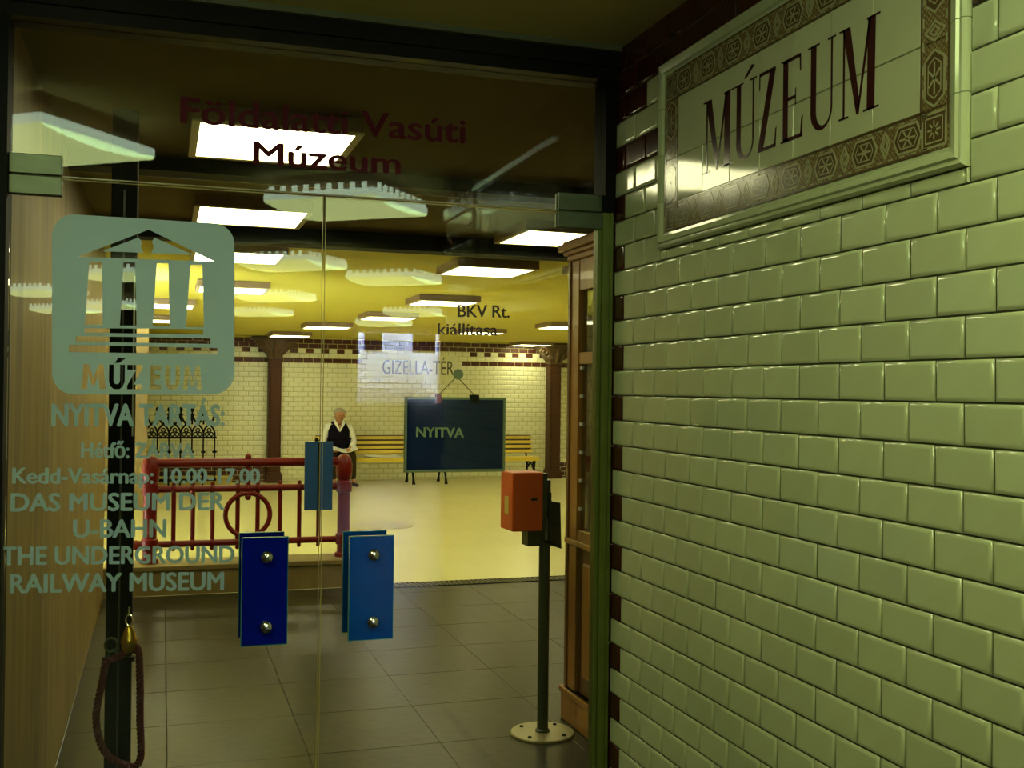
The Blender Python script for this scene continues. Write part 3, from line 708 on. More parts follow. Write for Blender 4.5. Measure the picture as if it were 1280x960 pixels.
# handles
def handle(x0_, y0_, x1_, y1_, mfront, parent):
    yf = G-.055; a = atY(x0_, y0_, yf); b = atY(x1_, y1_, yf)
    for yy, m in ((yf, mfront), (G+.055, mfront)):
        pl = MB().box(a.x, b.x, yy-.006, yy+.006, b.z, a.z).build('handle_plate', m, parent, bevel=.002)
        front = pl if yy == yf else front; back = pl
        ed = MB()
        t_ = .0018
        for q in ((a.x-t_, a.x, b.z-t_, a.z+t_), (b.x, b.x+t_, b.z-t_, a.z+t_), (a.x, b.x, a.z, a.z+t_), (a.x, b.x, b.z-t_, b.z)): ed.box(q[0], q[1], yy-.006, yy+.006, q[2], q[3])
        ed.build('plate_edge', m_bluee, pl)
    cx = (a.x+b.x)/2+.004
    for zz in (a.z-.052, b.z+.052):
        MB().lathe((cx, 0, zz), [(.006, G-.045), (.006, G+.045)], 12, 'y').build('spacer', m_chrome, parent, smooth=True)
        MB().lathe((cx, 0, zz), [(.014, yf-.006), (.0185, yf-.010), (.019, yf-.017), (.015, yf-.025), (.006, yf-.0295), (.0005, yf-.030)], 24, 'y').build('handle_knob', m_chrome, front, smooth=True)
        MB().lathe((cx, 0, zz), [(.014, G+.061), (.0185, G+.065), (.019, G+.072), (.015, G+.080), (.0005, G+.085)], 24, 'y').build('handle_knob', m_chrome, back, smooth=True)
handle(303, 673, 358, 804, m_blue_shaded, d1); handle(437, 671, 490, 797, m_blue_lit, d2)

# hanging NYITVA board with suction cup
YS = G+.022
hs = tag(empty('hanging_sign', (.9, YS, -.25)), 'dark blue hanging board reading NYITVA behind the right glass door', 'sign')
a, b = atY(509, 499, YS), atY(628, 586, YS)
m_navy = mat('navy_board', (.004, .018, .11), .12, noise=(6, .6, (.003, .010, .05)), bump=(5, .25), spec=.25)
MB().box(a.x, b.x, YS, YS+.006, b.z, a.z).build('board', m_navy, hs)
fr = MB(); t_ = .0075
for q in ((a.x-t_, a.x, b.z-t_, a.z+t_), (b.x, b.x+t_, b.z-t_, a.z+t_), (a.x, b.x, a.z, a.z+t_), (a.x, b.x, b.z-t_, b.z)): fr.box(q[0], q[1], YS-.003, YS+.008, q[2], q[3])
fr.build('frame', mat('board_frame', (.22, .26, .18), .4), hs, bevel=.001)
A = atY(520, 546, YS-.0012); B = atY(580, 547, YS-.0012); T = atY(520, 534, YS-.0012); T.x = A.x
lettering('NYITVA', A, B, T, (0, -.0006, 0), mat('pale_green_letters', (.32, .40, .28), .5), hs, .03)
cu_ = atY(571, 468, YS)
MB().lathe((cu_.x, G+.0052, cu_.z), [(.016, 0), (.015, .003), (.010, .008), (.006, .016), (.0005, .018)], 24, 'y').build('suction_cup', mat('grey_rubber', (.22, .26, .16), .4), hs, smooth=True)
for px_, m, w in ((548, mat('red_clip', (.25, .01, .03), .3), .008), (593, m_black, .014)):
    p = atY(px_, 499, YS); MB().box(p.x-w, p.x+w, YS-.006, YS+.010, p.z-.012, p.z+.014).build('clip', m, hs, bevel=.001)
    MB().tube([(cu_.x, YS, cu_.z-.006), (p.x, YS, p.z+.012)], .0014, 6).build('cord', mat('cord_brown', (.08, .06, .02), .7), hs)

# ------------------------------------------------------------------ red railing on the curb
rl = tag(empty('red_railing', (.7, CY+.17, FZ+.225)), 'red painted iron railing with a ring motif on the stone curb', 'railing')
RY = CY+.17; RZ = FZ+.225
def rp(px, py): return atY(px, py, RY)
xl, xr = rp(188, 600).x, rp(430, 600).x
zt, zm, zb = rp(310, 578).z, rp(310, 610).z, rp(310, 677).z
for xp, yt in ((xl, 574), (xr, 568)):
    ztop = rp(310, yt).z; w = .052
    po = MB().lathe((xp, RY, RZ), [(.07, 0), (.07, .03), (w, .04), (w, ztop-RZ-.17), (.062, ztop-RZ-.165), (.062, ztop-RZ-.15), (w, ztop-RZ-.14)], 20).build('post', m_red, rl, smooth=True)
    cp = MB()
    cp.lathe((xp, RY, zt-.07), [(.05, -.08), (.064, -.06), (.068, .0), (.067, .05), (.056, .10), (.035, .125), (.005, .13)], 20)
    cp.build('post_cap', m_red, po, smooth=True)
    for zz in (zm, zb): MB().lathe((xp, RY, zz), [(.05, -.05), (.064, -.04), (.066, .0), (.064, .04), (.05, .05)], 20).build('post_collar', m_red, po, smooth=True)
for zz, r in ((zt, .036), (zm, .027), (zb, .026)):
    MB().tube([(xl, RY, zz), (xr, RY, zz)], r, 14).build('rail', m_red, rl, smooth=True)
ex = atY(166, 678, RY).x
MB().lathe((0, RY, zb), [(.004, xl-.145), (.035, xl-.13), (.040, xl-.10), (.03, xl-.06), (.03, xl)], 14, 'x').build('rail_end', m_red, rl, smooth=True)
for px_ in (217, 241, 265.5, 297, 322, 350, 374, 398):
    x = rp(px_, 640).x
    bal = MB().tube([(x, RY, zb-.03), (x, RY, zm+.03)], .018, 10).build('baluster', m_red, rl, smooth=True)
    for zz in (zm, zb):
        c = MB(); c.ball((x, RY-.0, zz), .036, 10, (.8, 1.05, 1)); c.ball((x, RY, zz+(.04 if zz == zm else -.04)), .018, 8)
        c.build('rail_clamp', m_red, bal, smooth=True)
xc = rp(309.5, 642).x; zc = rp(309.5, 643).z; R_ = rp(337, 643).x-xc
MB().tube([(xc+R_*math.cos(a), RY-.02, zc+R_*math.sin(a)) for a in [2*math.pi*i/40 for i in range(40)]], .020, 10, closed=True).build('ring', m_red, rl, smooth=True)
c = MB(); c.tube([(xc, RY, zm-.02), (xc, RY, zt+.02)], .017, 10)
c.ball((xc, RY, zt+.045), .026, 10); c.ball((xc, RY-.01, zm), .036, 10); c.ball((xc, RY-.02, zm-.07), .026, 10); c.ball((xc, RY-.02, zc-R_+.01), .028, 10)
c.build('finial', m_red, rl, smooth=True)
# blue panel fixed on the railing end
bp = tag(empty('notice_board', (0, RY-.09, 0)), 'small plain blue board clipped to the red railing beside its right post', 'board')
m_panel = mat('blue_painted_board', (.014, .075, .20), .4, noise=(5, .5, (.011, .055, .15)))
a, b = atY(381, 552, RY-.08), atY(415, 637, RY-.08)
MB().box(a.x, b.x, RY-.095, RY-.08, b.z, a.z).build('board', m_panel, bp, bevel=.003)
MB().box((a.x+b.x)/2-.007, (a.x+b.x)/2+.007, RY-.1, RY-.095, b.z+.01, a.z-.01).build('centre_strip', m_black, bp)
MB().box((a.x+b.x)/2-.03, (a.x+b.x)/2+.03, RY-.08, RY-.038, zt-.02, zt+.02).box((a.x+b.x)/2-.03, (a.x+b.x)/2-.01, RY-.09, RY-.075, a.z, a.z+.03).build('bracket', m_black, bp)

# ------------------------------------------------------------------ wrought iron gothic screen at the far wall
SY = 17.2
gs = tag(empty('iron_screen', (0, SY, FZ)), 'black wrought iron screen with pointed trefoil arches by the far wall, left behind the railing', 'screen')
sx0, sx1 = atY(178, 540, SY).x, atY(271, 540, SY).x
def sz(py): return atY(230, py, SY).z
step = atY(213.5, 540, SY).x-atY(199, 540, SY).x
MB().box(sx0, sx1, SY-.015, SY+.015, sz(547)-.015, sz(547)+.015).box(sx0, sx1, SY-.02, SY+.02, sz(600)-.02, sz(600)+.02).box(sx0, sx1, SY-.02, SY+.02, sz(592)-.015, sz(592)+.01).build('rail', m_black, gs)
n = int((sx1-sx0)/step)+1; x = sx1-.03
zr = sz(547); zh = sz(532)-zr
for i in range(n+1):
    xb = x-step*i
    if xb < sx0-.05: break
    pt = MB(); zp = zr
    for s in (1,):
        xl_, xr_ = xb-step, xb
        mid = (xl_+xr_)/2
        pt.tube([(xl_, SY, zr), (xl_, SY, zr+zh*.4), (xl_+step*.12, SY, zr+zh*.75), (mid, SY, zr+zh*1.15)], .016, 6); pt.tube([(xr_, SY, zr), (xr_, SY, zr+zh*.4), (xr_-step*.12, SY, zr+zh*.75), (mid, SY, zr+zh*1.15)], .016, 6)
        r_ = step*.17
        for ox, oz in ((-step*.2, .28), (step*.2, .28), (0, .62)):
            pt.tube([(mid+ox+r_*math.cos(a), SY, zr+zh*oz+r_*math.sin(a)) for a in [2*math.pi*k/12 for k in range(12)]], .010, 5, closed=True)
        pt.tube([(mid, SY, zr+zh*1.1), (mid-step*.3, SY, zr+zh*1.45), (mid-step*.5, SY, zr+zh*1.9)], .018, 6); pt.tube([(mid, SY, zr+zh*1.1), (mid+step*.3, SY, zr+zh*1.45), (mid+step*.5, SY, zr+zh*1.9)], .018, 6)
    pt.build('arch', m_black, gs, smooth=True)
    b_ = MB(); b_.tube([(xb, SY, FZ), (xb, SY, zr)], .013, 6); b_.ball((xb, SY, sz(565)), .03, 8, (1.3, .8, .7)); b_.build('bar', m_black, gs, smooth=True)
    if i > 0:
        f_ = MB(); xt = xb+0
        f_.tube([(xt, SY, zr+zh*1.1), (xt, SY, sz(513))], .016, 6)
        for kk, pz in enumerate((523, 518)): f_.ball((xt, SY, sz(pz)), .03, 8, (1.4, .8, .7))
        f_.ball((xt, SY, sz(512)), .032, 8, (1, .8, 1.3)); f_.build('finial', m_black, gs, smooth=True)
tag(MB().box(sx0-.1, sx1+.25, SY+.3, SY+.7, FZ, sz(601)).box(sx0-.12, sx1+.28, SY+.28, SY+.72, sz(601), sz(600)).build('low_platform', mat('ochre_plinth', (.50, .38, .06), .5, noise=(4, .4, (.40, .30, .05))), bevel=.01), 'low ochre plinth behind the black iron screen', 'plinth')

# ------------------------------------------------------------------ benches
m_slat = mat('yellow_varnished_slat', (.88, .66, .07), .35, noise=(5, .5, (.58, .40, .04)), stretch=(.5, 4, 4))
m_rail_gapshade = mat('brown_rail_gap_shade', (.045, .016, .008), .5)  # dark brown for the top rail and the shade between slats
BY = YF-.72
def bench(x0_, x1_, label):
    t = tag(empty('bench', ((x0_+x1_)/2, BY, FZ)), label, 'bench', 'slatted benches at the far wall')
    for k in range(4):
        y = BY-.22+k*.115; o = MB().box(x0_, x1_, y-.045, y+.045, FZ+.40+.006*k*0, FZ+.43); o.build('seat_slat', m_slat, t, bevel=.006)
    MB().box(x0_+.02, x1_-.02, BY-.275, BY-.255, FZ+.375, FZ+.445).build('front_slat', m_slat, t, bevel=.006)
    for k, (z, y) in enumerate(((.50, .22), (.58, .235), (.66, .25), (.74, .265))):
        MB().obox(((x0_+x1_)/2, BY+y, FZ+z+.02), (x1_-x0_, .018, .052), (-.2, 0, 0)).build('back_slat', m_slat if k % 2 == 1 or k == 0 else m_slat, t, bevel=.004)
    for z, y in ((.54, .236), (.62, .250), (.70, .266)): MB().obox(((x0_+x1_)/2, BY+y+.008, FZ+z+.02), (x1_-x0_-.02, .014, .034), (-.2, 0, 0)).build('gap_shade_strip', m_rail_gapshade, t)  # dark strips behind the slat gaps stand in for the shade there
    MB().obox(((x0_+x1_)/2, BY+.262, FZ+.795), (x1_-x0_-.04, .02, .012), (0, 0, 0)).build('top_rail', m_rail_gapshade, t)
    for x in (x0_+.10, x1_-.10):
        l = MB()
        l.tube([(x, BY-.30, FZ), (x, BY-.26, FZ+.10), (x, BY-.20, FZ+.25), (x, BY-.22, FZ+.385)], [.03, .018, .024, .03], 8)
        l.tube([(x, BY+.26, FZ), (x, BY+.22, FZ+.10), (x, BY+.16, FZ+.25), (x, BY+.20, FZ+.40)], [.03, .018, .024, .028], 8)
        l.tube([(x, BY-.20, FZ+.25), (x, BY-.02, FZ+.33), (x, BY+.16, FZ+.25)], .014, 8)
        l.tube([(x, BY-.25, FZ+.385), (x, BY+.22, FZ+.385)], .018, 8)
        l.tube([(x, BY+.21, FZ+.40), (x, BY+.255, FZ+.60), (x, BY+.28, FZ+.80)], .016, 8)
        for k in range(2): l.tube([(x, BY-.10+.2*k+.05*math.cos(a), FZ+.30+.05*math.sin(a)) for a in [j*.7 for j in range(8)]], .010, 6)
        l.build('cast_iron_leg', m_black, t, smooth=True)
def wx(px, py=590): return atY(px, py, BY-.2).x
bench(wx(397), wx(523), 'yellow slatted bench with black iron legs on which the man sits')
bench(wx(549), wx(674), 'yellow slatted bench with black iron legs partly behind the blue NYITVA board')
# newspapers
m_paper = mat('newsprint', (.75, .76, .74), .8, noise=(25, .5, (.55, .57, .58)))
pp = MB(); x0_ = wx(459); x1_ = wx(500)
for k, (dz, sh) in enumerate(((.432, 0), (.440, .03), (.448, -.02))):
    n = 8; vs = []
    for i in range(n+1):
        u = i/n; x = x0_+(x1_-x0_)*u+sh; z = FZ+dz+.016*math.sin(u*5+k)+.014
        vs += [(x, BY-.24+sh, z), (x, BY+.12+sh, z+.02)]
    m0 = len(vs); vs2 = vs+[(a_, b_, c_-.004) for a_, b_, c_ in vs]
    fs = [(2*i, 2*i+2, 2*i+3, 2*i+1) for i in range(n)]+[(m0+2*i, m0+2*i+1, m0+2*i+3, m0+2*i+2) for i in range(n)]+[(2*i, m0+2*i, m0+2*i+2, 2*i+2) for i in range(n)]
    pp.add(vs2, fs)
tag(pp.build('newspaper', m_paper), 'open white newspaper lying on the bench seat right of the man', 'newspaper')

# ------------------------------------------------------------------ seated man
MX = wx(424); SY0 = BY-.02
m_skin = mat('skin', (.45, .20, .09), .55); m_shirt = mat('white_shirt', (.80, .80, .74), .8); m_vest = mat('dark_navy_vest', (.006, .004, .012), .9, spec=.1)
m_trou = mat('olive_brown_trousers', (.035, .022, .008), .9, spec=.1); m_hair = mat('grey_hair', (.42, .38, .28), .8, noise=(60, .7, (.25, .22, .16))); m_shoe = mat('dark_leather_shoe', (.02, .012, .008), .4)
man = tag(empty('person', (MX, SY0, FZ)), 'grey haired man in dark vest and white shirt sitting on the bench reading a paper', 'person')
def skin(name, V, E_, m, parent, sub=2, extra=None):
    me = bpy.data.meshes.new(name); me.from_pydata([v[:3] for v in V], E_, []); o = bpy.data.objects.new(name, me); COL.objects.link(o)
    md = o.modifiers.new('s', 'SKIN'); md.use_smooth_shade = True; sv = me.skin_vertices[0].data
    for i, v in enumerate(V):
        r = v[3] if isinstance(v[3], tuple) else (v[3], v[3]); sv[i].radius = r; sv[i].use_root = i == 0
    sb = o.modifiers.new('u', 'SUBSURF'); sb.levels = sb.render_levels = sub
    dg = bpy.context.evaluated_depsgraph_get(); dg.update(); out = bpy.data.meshes.new_from_object(o.evaluated_get(dg)); bpy.data.objects.remove(o)
    out.name = name; out.materials.clear(); out.materials.append(m); out.polygons.foreach_set('use_smooth', [True]*len(out.polygons))
    return link(name, out, parent)
# local coordinates: x right in picture, -y towards the camera, z up from the floor
S = {'pel': (0, .02, .53, (.155, .115)), 'bel': (0, .0, .66, (.155, .12)), 'che': (0, -.03, .86, (.17, .115)), 'nb': (0, -.05, 1.00, (.075, .07)), 'nk': (.005, -.065, 1.06, (.058, .06)), 'hd': (.015, -.10, 1.14, (.105, .115)), 'tp': (.015, -.085, 1.225, (.095, .11)),
     'sl': (-.19, -.03, .955, .062), 'el': (-.26, -.10, .70, .05), 'wl': (-.13, -.33, .60, .032), 'sr': (.19, -.03, .955, .062), 'er': (.25, -.12, .70, .05), 'wr': (.14, -.35, .60, .032),
     'hl': (-.095, -.02, .51, .09), 'kl': (-.13, -.40, .53, .068), 'al': (-.13, -.42, .10, .042), 'fl': (-.135, -.53, .035, .04), 'hr': (.095, -.02, .51, .09), 'kr': (.17, -.42, .53, .068), 'ar': (.19, -.42, .10, .042), 'fr': (.22, -.54, .035, .04)}
names = list(S)
def sub(keys, edges, grow=0, over={}):
    V = []
    for k in keys:
        x, y, z, r = over.get(k, S[k]); r = tuple(q+grow for q in r) if isinstance(r, tuple) else r+grow; V.append((x, y, z, r))
    return V, [(keys.index(a), keys.index(b)) for a, b in edges]
EA = [('pel', 'bel'), ('bel', 'che'), ('che', 'nb'), ('nb', 'nk'), ('nk', 'hd'), ('hd', 'tp'), ('che', 'sl'), ('sl', 'el'), ('el', 'wl'), ('che', 'sr'), ('sr', 'er'), ('er', 'wr'), ('pel', 'hl'), ('hl', 'kl'), ('kl', 'al'), ('al', 'fl'), ('pel', 'hr'), ('hr', 'kr'), ('kr', 'ar'), ('ar', 'fr')]
skin('body', *sub(names, EA, -.008), m_skin, man)
k_ = ['che', 'bel', 'nb', 'sl', 'el', 'wl', 'sr', 'er', 'wr']
skin('shirt', *sub(k_, [('bel', 'che'), ('che', 'nb'), ('che', 'sl'), ('sl', 'el'), ('el', 'wl'), ('che', 'sr'), ('sr', 'er'), ('er', 'wr')], .006, {'wl': (-.16, -.29, .615, .034), 'wr': (.165, -.31, .615, .034), 'nb': (0, -.045, 1.0, (.082, .074))}), m_shirt, man)
V = [(0, .0, .60, (.20, .18)), (0, -.01, .72, (.205, .185)), (0, -.03, .86, (.215, .19)), (0, -.03, .93, (.19, .165)), (0, .0, .52, (.19, .17)), (-.13, -.025, .985, (.075, .085)), (.13, -.025, .985, (.075, .085))]
skin('vest', V, [(4, 0), (0, 1), (1, 2), (2, 3), (3, 5), (3, 6)], m_vest, man)
k_ = ['pel', 'hl', 'kl', 'al', 'hr', 'kr', 'ar']
skin('trousers', *sub(k_, [('pel', 'hl'), ('hl', 'kl'), ('kl', 'al'), ('pel', 'hr'), ('hr', 'kr'), ('kr', 'ar')], .010, {'pel': (0, .02, .54, (.15, .12))}), m_trou, man)
for s, p in ((-1, S['fl']), (1, S['fr'])):
    dx = p[0]-S['al' if s < 0 else 'ar'][0]
    skin('shoe', [(p[0]-dx, -.40, .055, (.045, .05)), (p[0]-dx*.5, -.47, .045, (.048, .042)), (p[0], -.56, .036, (.046, .034)), (p[0]+dx*.15, -.63, .032, (.03, .026))], [(0, 1), (1, 2), (2, 3)], m_shoe, man, 2)
cl = MB()
for s in (-1, 1):
    cl.prism([(s*.005, -.205, .88), (s*.095, -.165, 1.03), (s*.05, -.13, 1.05), (s*.004, -.19, .955)], (0, -.01, .0)); cl.prism([(s*.085, -.13, 1.03), (s*.09, -.03, 1.055), (s*.05, -.02, 1.06), (s*.05, -.10, 1.045)], (0, -.004, .012))
cl.build('collar', m_shirt, None).parent = man
vn = MB().prism([(-.04, -.19, 1.0), (.04, -.19, 1.0), (0, -.20, .935)], (0, -.004, 0)); vn.build('neckline', m_skin, None).parent = man
fc_ = MB()   # face features
hx, hy, hz = S['hd'][:3]
fc_.add([(hx+.02, hy-.085, hz+.01), (hx+.035, hy-.085, hz-.035), (hx+.005, hy-.085, hz-.035), (hx+.024, hy-.115, hz-.035)], [(0, 1, 3), (0, 3, 2), (1, 2, 3)])
for s in (-1, 1): fc_.ball((hx+s*.078, hy+.01, hz-.01), .022, 8, (.45, .8, 1.2))
fc_.build('nose_and_ears', m_skin, None, smooth=True).parent = man
ey = MB()
for s in (-1, 1): ey.ball((hx+.02+s*.03, hy-.08, hz+.008), .009, 8, (1.3, .6, .7))
ey.obox((hx+.02, hy-.082, hz-.055), (.042, .008, .006)); ey.build('eyes_and_mouth', mat('dark_features', (.08, .025, .02), .5), None).parent = man
skin('hair', [(hx, hy+.045, hz+.0, (.11, .095)), (hx, hy+.045, hz+.06, (.115, .11)), (hx, hy+.01, hz+.115, (.09, .105))], [(0, 1), (1, 2)], m_hair, man)
for s, w_ in ((-1, S['wl']), (1, S['wr'])):
    wx_, wy_, wz_ = w_[:3]; V = [(wx_, wy_, wz_, .026), (wx_-s*.02, wy_-.05, wz_-.005, (.034, .02)), (wx_-s*.03, wy_-.085, wz_-.01, (.036, .018))]; E_ = [(0, 1), (1, 2)]
    for k in range(4):
        fx = wx_-s*.03+(k-1.5)*.019; L = (.055, .065, .06, .045)[k]; b0 = len(V)
        V += [(fx, wy_-.10, wz_-.010, .009), (fx, wy_-.10-L*.6, wz_-.018, .0085), (fx, wy_-.10-L*.8, wz_-.04, .0075)]; E_ += [(2, b0), (b0, b0+1), (b0+1, b0+2)]
    b0 = len(V); V += [(wx_-s*.055, wy_-.055, wz_+.005, .011), (wx_-s*.075, wy_-.085, wz_+.006, .009)]; E_ += [(1, b0), (b0, b0+1)]
    skin('hand', V, E_, m_skin, man, 1)
np_ = MB(); vs = []
for i in range(7):
    u = i/6; xx = MX-.15+.40*u; zz = FZ+.60+.025*math.cos(u*6.28)
    vs += [(xx, SY0-.52, zz-.02), (xx, SY0-.30, zz+.03)]
m0 = len(vs); vs += [(a_, b_, c_-.004) for a_, b_, c_ in vs]
np_.add(vs, [(2*i, 2*i+2, 2*i+3, 2*i+1) for i in range(6)]+[(m0+2*i, m0+2*i+1, m0+2*i+3, m0+2*i+2) for i in range(6)]+[(2*i, m0+2*i, m0+2*i+2, 2*i+2) for i in range(6)])
tag(np_.build('newspaper', m_paper), 'white paper held on the lap of the seated man', 'newspaper')

# ------------------------------------------------------------------ ticket box on a post
bx = atZ(678, 917, FZ); PX, PY = bx.x, bx.y
tb = tag(empty('ticket_box_stand', (PX, PY, FZ)), 'orange ticket box on a tall dark post with a round base plate', 'ticket box')
MB().lathe((PX, PY, FZ), [(.150, 0), (.150, .008), (.146, .012), (.03, .013), (.001, .013)], 40).build('base_plate', mat('worn_steel_plate', (.36, .31, .15), .45, metal=.3, noise=(12, .5, (.25, .22, .1))), tb, smooth=True)
for a in (40, 130, 220, 310):
    q = math.radians(a); MB().lathe((PX+.115*math.cos(q), PY+.115*math.sin(q), FZ+.012), [(.010, 0), (.010, .004), (.006, .007), (.0005, .007)], 6).build('bolt', m_black, tb)
ztp = atY(678, 600, PY).z
m_pst = mat('green_black_steel', (.035, .045, .02), .35, noise=(8, .5, (.02, .026, .012)))
MB().lathe((PX, PY, FZ), [(.026, .013), (.026, ztp-FZ-.005), (.024, ztp-FZ)], 24).build('post', m_pst, tb, smooth=True)
MB().lathe((PX, PY, FZ), [(.034, .012), (.034, .02), (.027, .026)], 24).build('post_flange', m_pst, tb, smooth=True)
# orange box, turned
m_or = mat('orange_enamel', (.85, .12, .010), .35, noise=(6, .4, (.70, .09, .008)), spec=.4)
c0_ = atY(640, 665, PY-.10); top_ = atY(640, 591, PY-.10)
bw, bd, bh = .150, .16, top_.z-c0_.z
ang = math.radians(2)
R = Matrix.Rotation(ang, 3, 'Z')
def bxv(u, v, w): return Vector((c0_.x, PY-.10, c0_.z))+R@Vector((u, v, w))
bo = MB(); bo.add([bxv(0,0,0), bxv(bw,0,0), bxv(bw,bd,0), bxv(0,bd,0), bxv(0,0,bh), bxv(bw,0,bh), bxv(bw,bd,bh), bxv(0,bd,bh)], [(0,3,2,1),(4,5,6,7),(0,1,5,4),(1,2,6,5),(2,3,7,6),(3,0,4,7)])
box_ = bo.build('box', m_or, tb, bevel=.005)
st_ = MB(); st_.add([bxv(-.0015, .05, .075), bxv(-.0015, .10, .075), bxv(-.0015, .10, .155), bxv(-.0015, .05, .155), bxv(.001, .05, .075), bxv(.001, .10, .075), bxv(.001, .10, .155), bxv(.001, .05, .155)], [(0,1,2,3), (4,5,6,7), (0,1,5,4), (1,2,6,5), (2,3,7,6), (3,0,4,7)])
st_.build('sticker', mat('yellow_sticker', (.75, .6, .12), .5), box_)
MB().box(c0_.x+.09, c0_.x+.12, PY-.102, PY-.099, c0_.z+.14, c0_.z+.15).build('slot', m_black, box_)
bk = MB().box(c0_.x+bw+.001, c0_.x+bw+.018, PY-.1, PY+.05, c0_.z-.0, top_.z-.005).box(c0_.x+.09, c0_.x+bw+.018, PY-.06, PY+.03, c0_.z-.075, c0_.z-.002)
bk.build('bracket', m_pst, tb, bevel=.002)
lf = tag(empty('leaflet_rack', (PX+.05, PY, -.6)), 'black stepped leaflet rack fixed on the right side of the ticket box post', 'rack')
xr0 = atY(672, 640, PY-.05).x
for k, (pxa, pxb, ytop, ybot) in enumerate(((672, 679, 603, 680), (676, 684, 612, 681), (680, 692, 624, 683))):
    a = atY(pxa, ytop, PY-.03+.02*k); b = atY(pxb, ybot, PY-.03+.02*k); yy = PY-.05-.012*k
    MB().prism([(a.x, yy, a.z), (b.x, yy, a.z-.01), (b.x+.008*(k == 2), yy, b.z-.0), (a.x, yy, b.z+.02)], (0, .008, 0)).build('pocket', mat('black_plastic', (.015, .015, .012), .25), lf, bevel=.001)
a = atY(681, 648, PY-.08); tag(MB().box(a.x, a.x+.014, PY-.084, PY-.0815, a.z-.10, a.z).build('leaflet', mat('grey_leaflet', (.16, .16, .11), .5)), 'narrow grey leaflet in the black rack of the ticket box', 'leaflet')

# ------------------------------------------------------------------ black post with rope
YP = 4.25
pxa, pxb = atY(133, 700, YP).x, atY(166, 700, YP).x
bpst = tag(empty('black_post', ((pxa+pxb)/2, YP, FZ)), 'tall black square steel post just behind the left glass door', 'post')
MB().box(pxa, pxb, YP, YP+.10, FZ, CZ1).build('shaft', m_black, bpst, bevel=.004)
MB().box((pxa+pxb)/2-.004, (pxa+pxb)/2+.003, YP-.003, YP, FZ+.1, CZ1-.3).build('seam_strip', mat('post_seam', (.045, .042, .038), .35), bpst)
MB().box(pxb-.010, pxb-.004, YP-.006, YP-.0005, atY(163, 545, YP).z, atY(163, 345, YP).z).build('pale_edge_strip', mat('pale_strip', (.4, .38, .28), .3, metal=.6), bpst)  # narrow pale strip along the right edge of the post
m_rope = mat('dark_red_rope', (.10, .012, .02), .8, noise=(60, .6, (.05, .006, .01)))
def rope(path, r, m, parent, turns_per_m=20):
    pts = [Vector(p) for p in path]; dense = []
    for i in range(len(pts)-1):
        for k in range(10):
            t = k/10; p0 = pts[max(i-1, 0)]; p1 = pts[i]; p2 = pts[i+1]; p3 = pts[min(i+2, len(pts)-1)]
            dense.append(.5*((2*p1)+(p2-p0)*t+(2*p0-5*p1+4*p2-p3)*t*t+(3*p1-p0-3*p2+p3)*t**3))
    dense.append(pts[-1]); fin = [dense[0]]
    mb = MB()
    L = [0]
    for i in range(1, len(dense)): L.append(L[-1]+(dense[i]-dense[i-1]).length)
    N = int(L[-1]/.006)+2; rs = []; j = 0
    for k in range(N):
        s = L[-1]*k/(N-1)
        while j < len(L)-2 and L[j+1] < s: j += 1
        rs.append(dense[j].lerp(dense[j+1], (s-L[j])/max(1e-9, L[j+1]-L[j])))
    for q in range(3):
        line = []
        for k, p in enumerate(rs):
            t = (rs[min(k+1, N-1)]-rs[max(k-1, 0)]).normalized(); a = t.cross(Vector((0, 1, 0))).normalized() if abs(t.y) < .95 else Vector((1, 0, 0)); b = t.cross(a)
            w_ = 2*math.pi*(q/3+turns_per_m*L[-1]*k/(N-1)); line.append(p+(a*math.cos(w_)+b*math.sin(w_))*r*.62)
        mb.tube(line, r*.56, 7)
    return mb.build('rope', m, parent, smooth=True)
rt = tag(empty('barrier_rope', ((pxa+pxb)/2, YP-.04, -.9)), 'dark red twisted barrier rope looped over hooks on the black post', 'rope')
def P4(px, py, dy=-.035): return atY(px, py, YP+dy)
rope([P4(160, 812), P4(172, 810), P4(175, 850), P4(175, 900), P4(176, 945), P4(168, 958), P4(158, 956)], .0125, m_rope, rt)
rope([P4(132, 826), P4(129, 845), P4(124, 870), P4(120, 895), P4(123, 920), P4(131, 940), P4(145, 952), P4(160, 957)], .0125, m_rope, rt)
rope([P4(134, 826), P4(146, 822), P4(160, 814), P4(170, 812)], .0125, m_rope, rt)
h_ = P4(161, 795)
MB().lathe((h_.x, h_.y, h_.z), [(.010, .040), (.014, .034), (.020, .018), (.028, -.005), (.032, -.02), (.028, -.030), (.030, -.045), (.022, -.058), (.008, -.06)], 20).build('brass_end', mat('brass', (.62, .40, .06), .25, metal=.9), rt, smooth=True)
a_ = P4(161, 782); MB().tube([(a_.x+.012*math.cos(t), a_.y, a_.z+.02+.020*math.sin(t)) for t in [k*.52 for k in range(12)]], .0035, 8, closed=True).tube([(a_.x, a_.y, a_.z+.04), (a_.x, a_.y, a_.z+.07)], .004, 8).build('snap_hook', m_chrome, rt, smooth=True)
for q, rr_ in (((139, 806), .022), ((141, 818), .014)):
    a_ = P4(*q); MB().tube([(a_.x+rr_*math.cos(t), a_.y-.004, a_.z+rr_*1.15*math.sin(t)) for t in [k*.3927 for k in range(16)]], .0045, 8, closed=True).build('ring', m_patch, rt, smooth=True)
hk = P4(150, 822, 0); MB().box(pxa-.01, pxb+.012, YP-.03, YP, hk.z-.01, hk.z+.006).build('hook_bar', m_black, bpst)

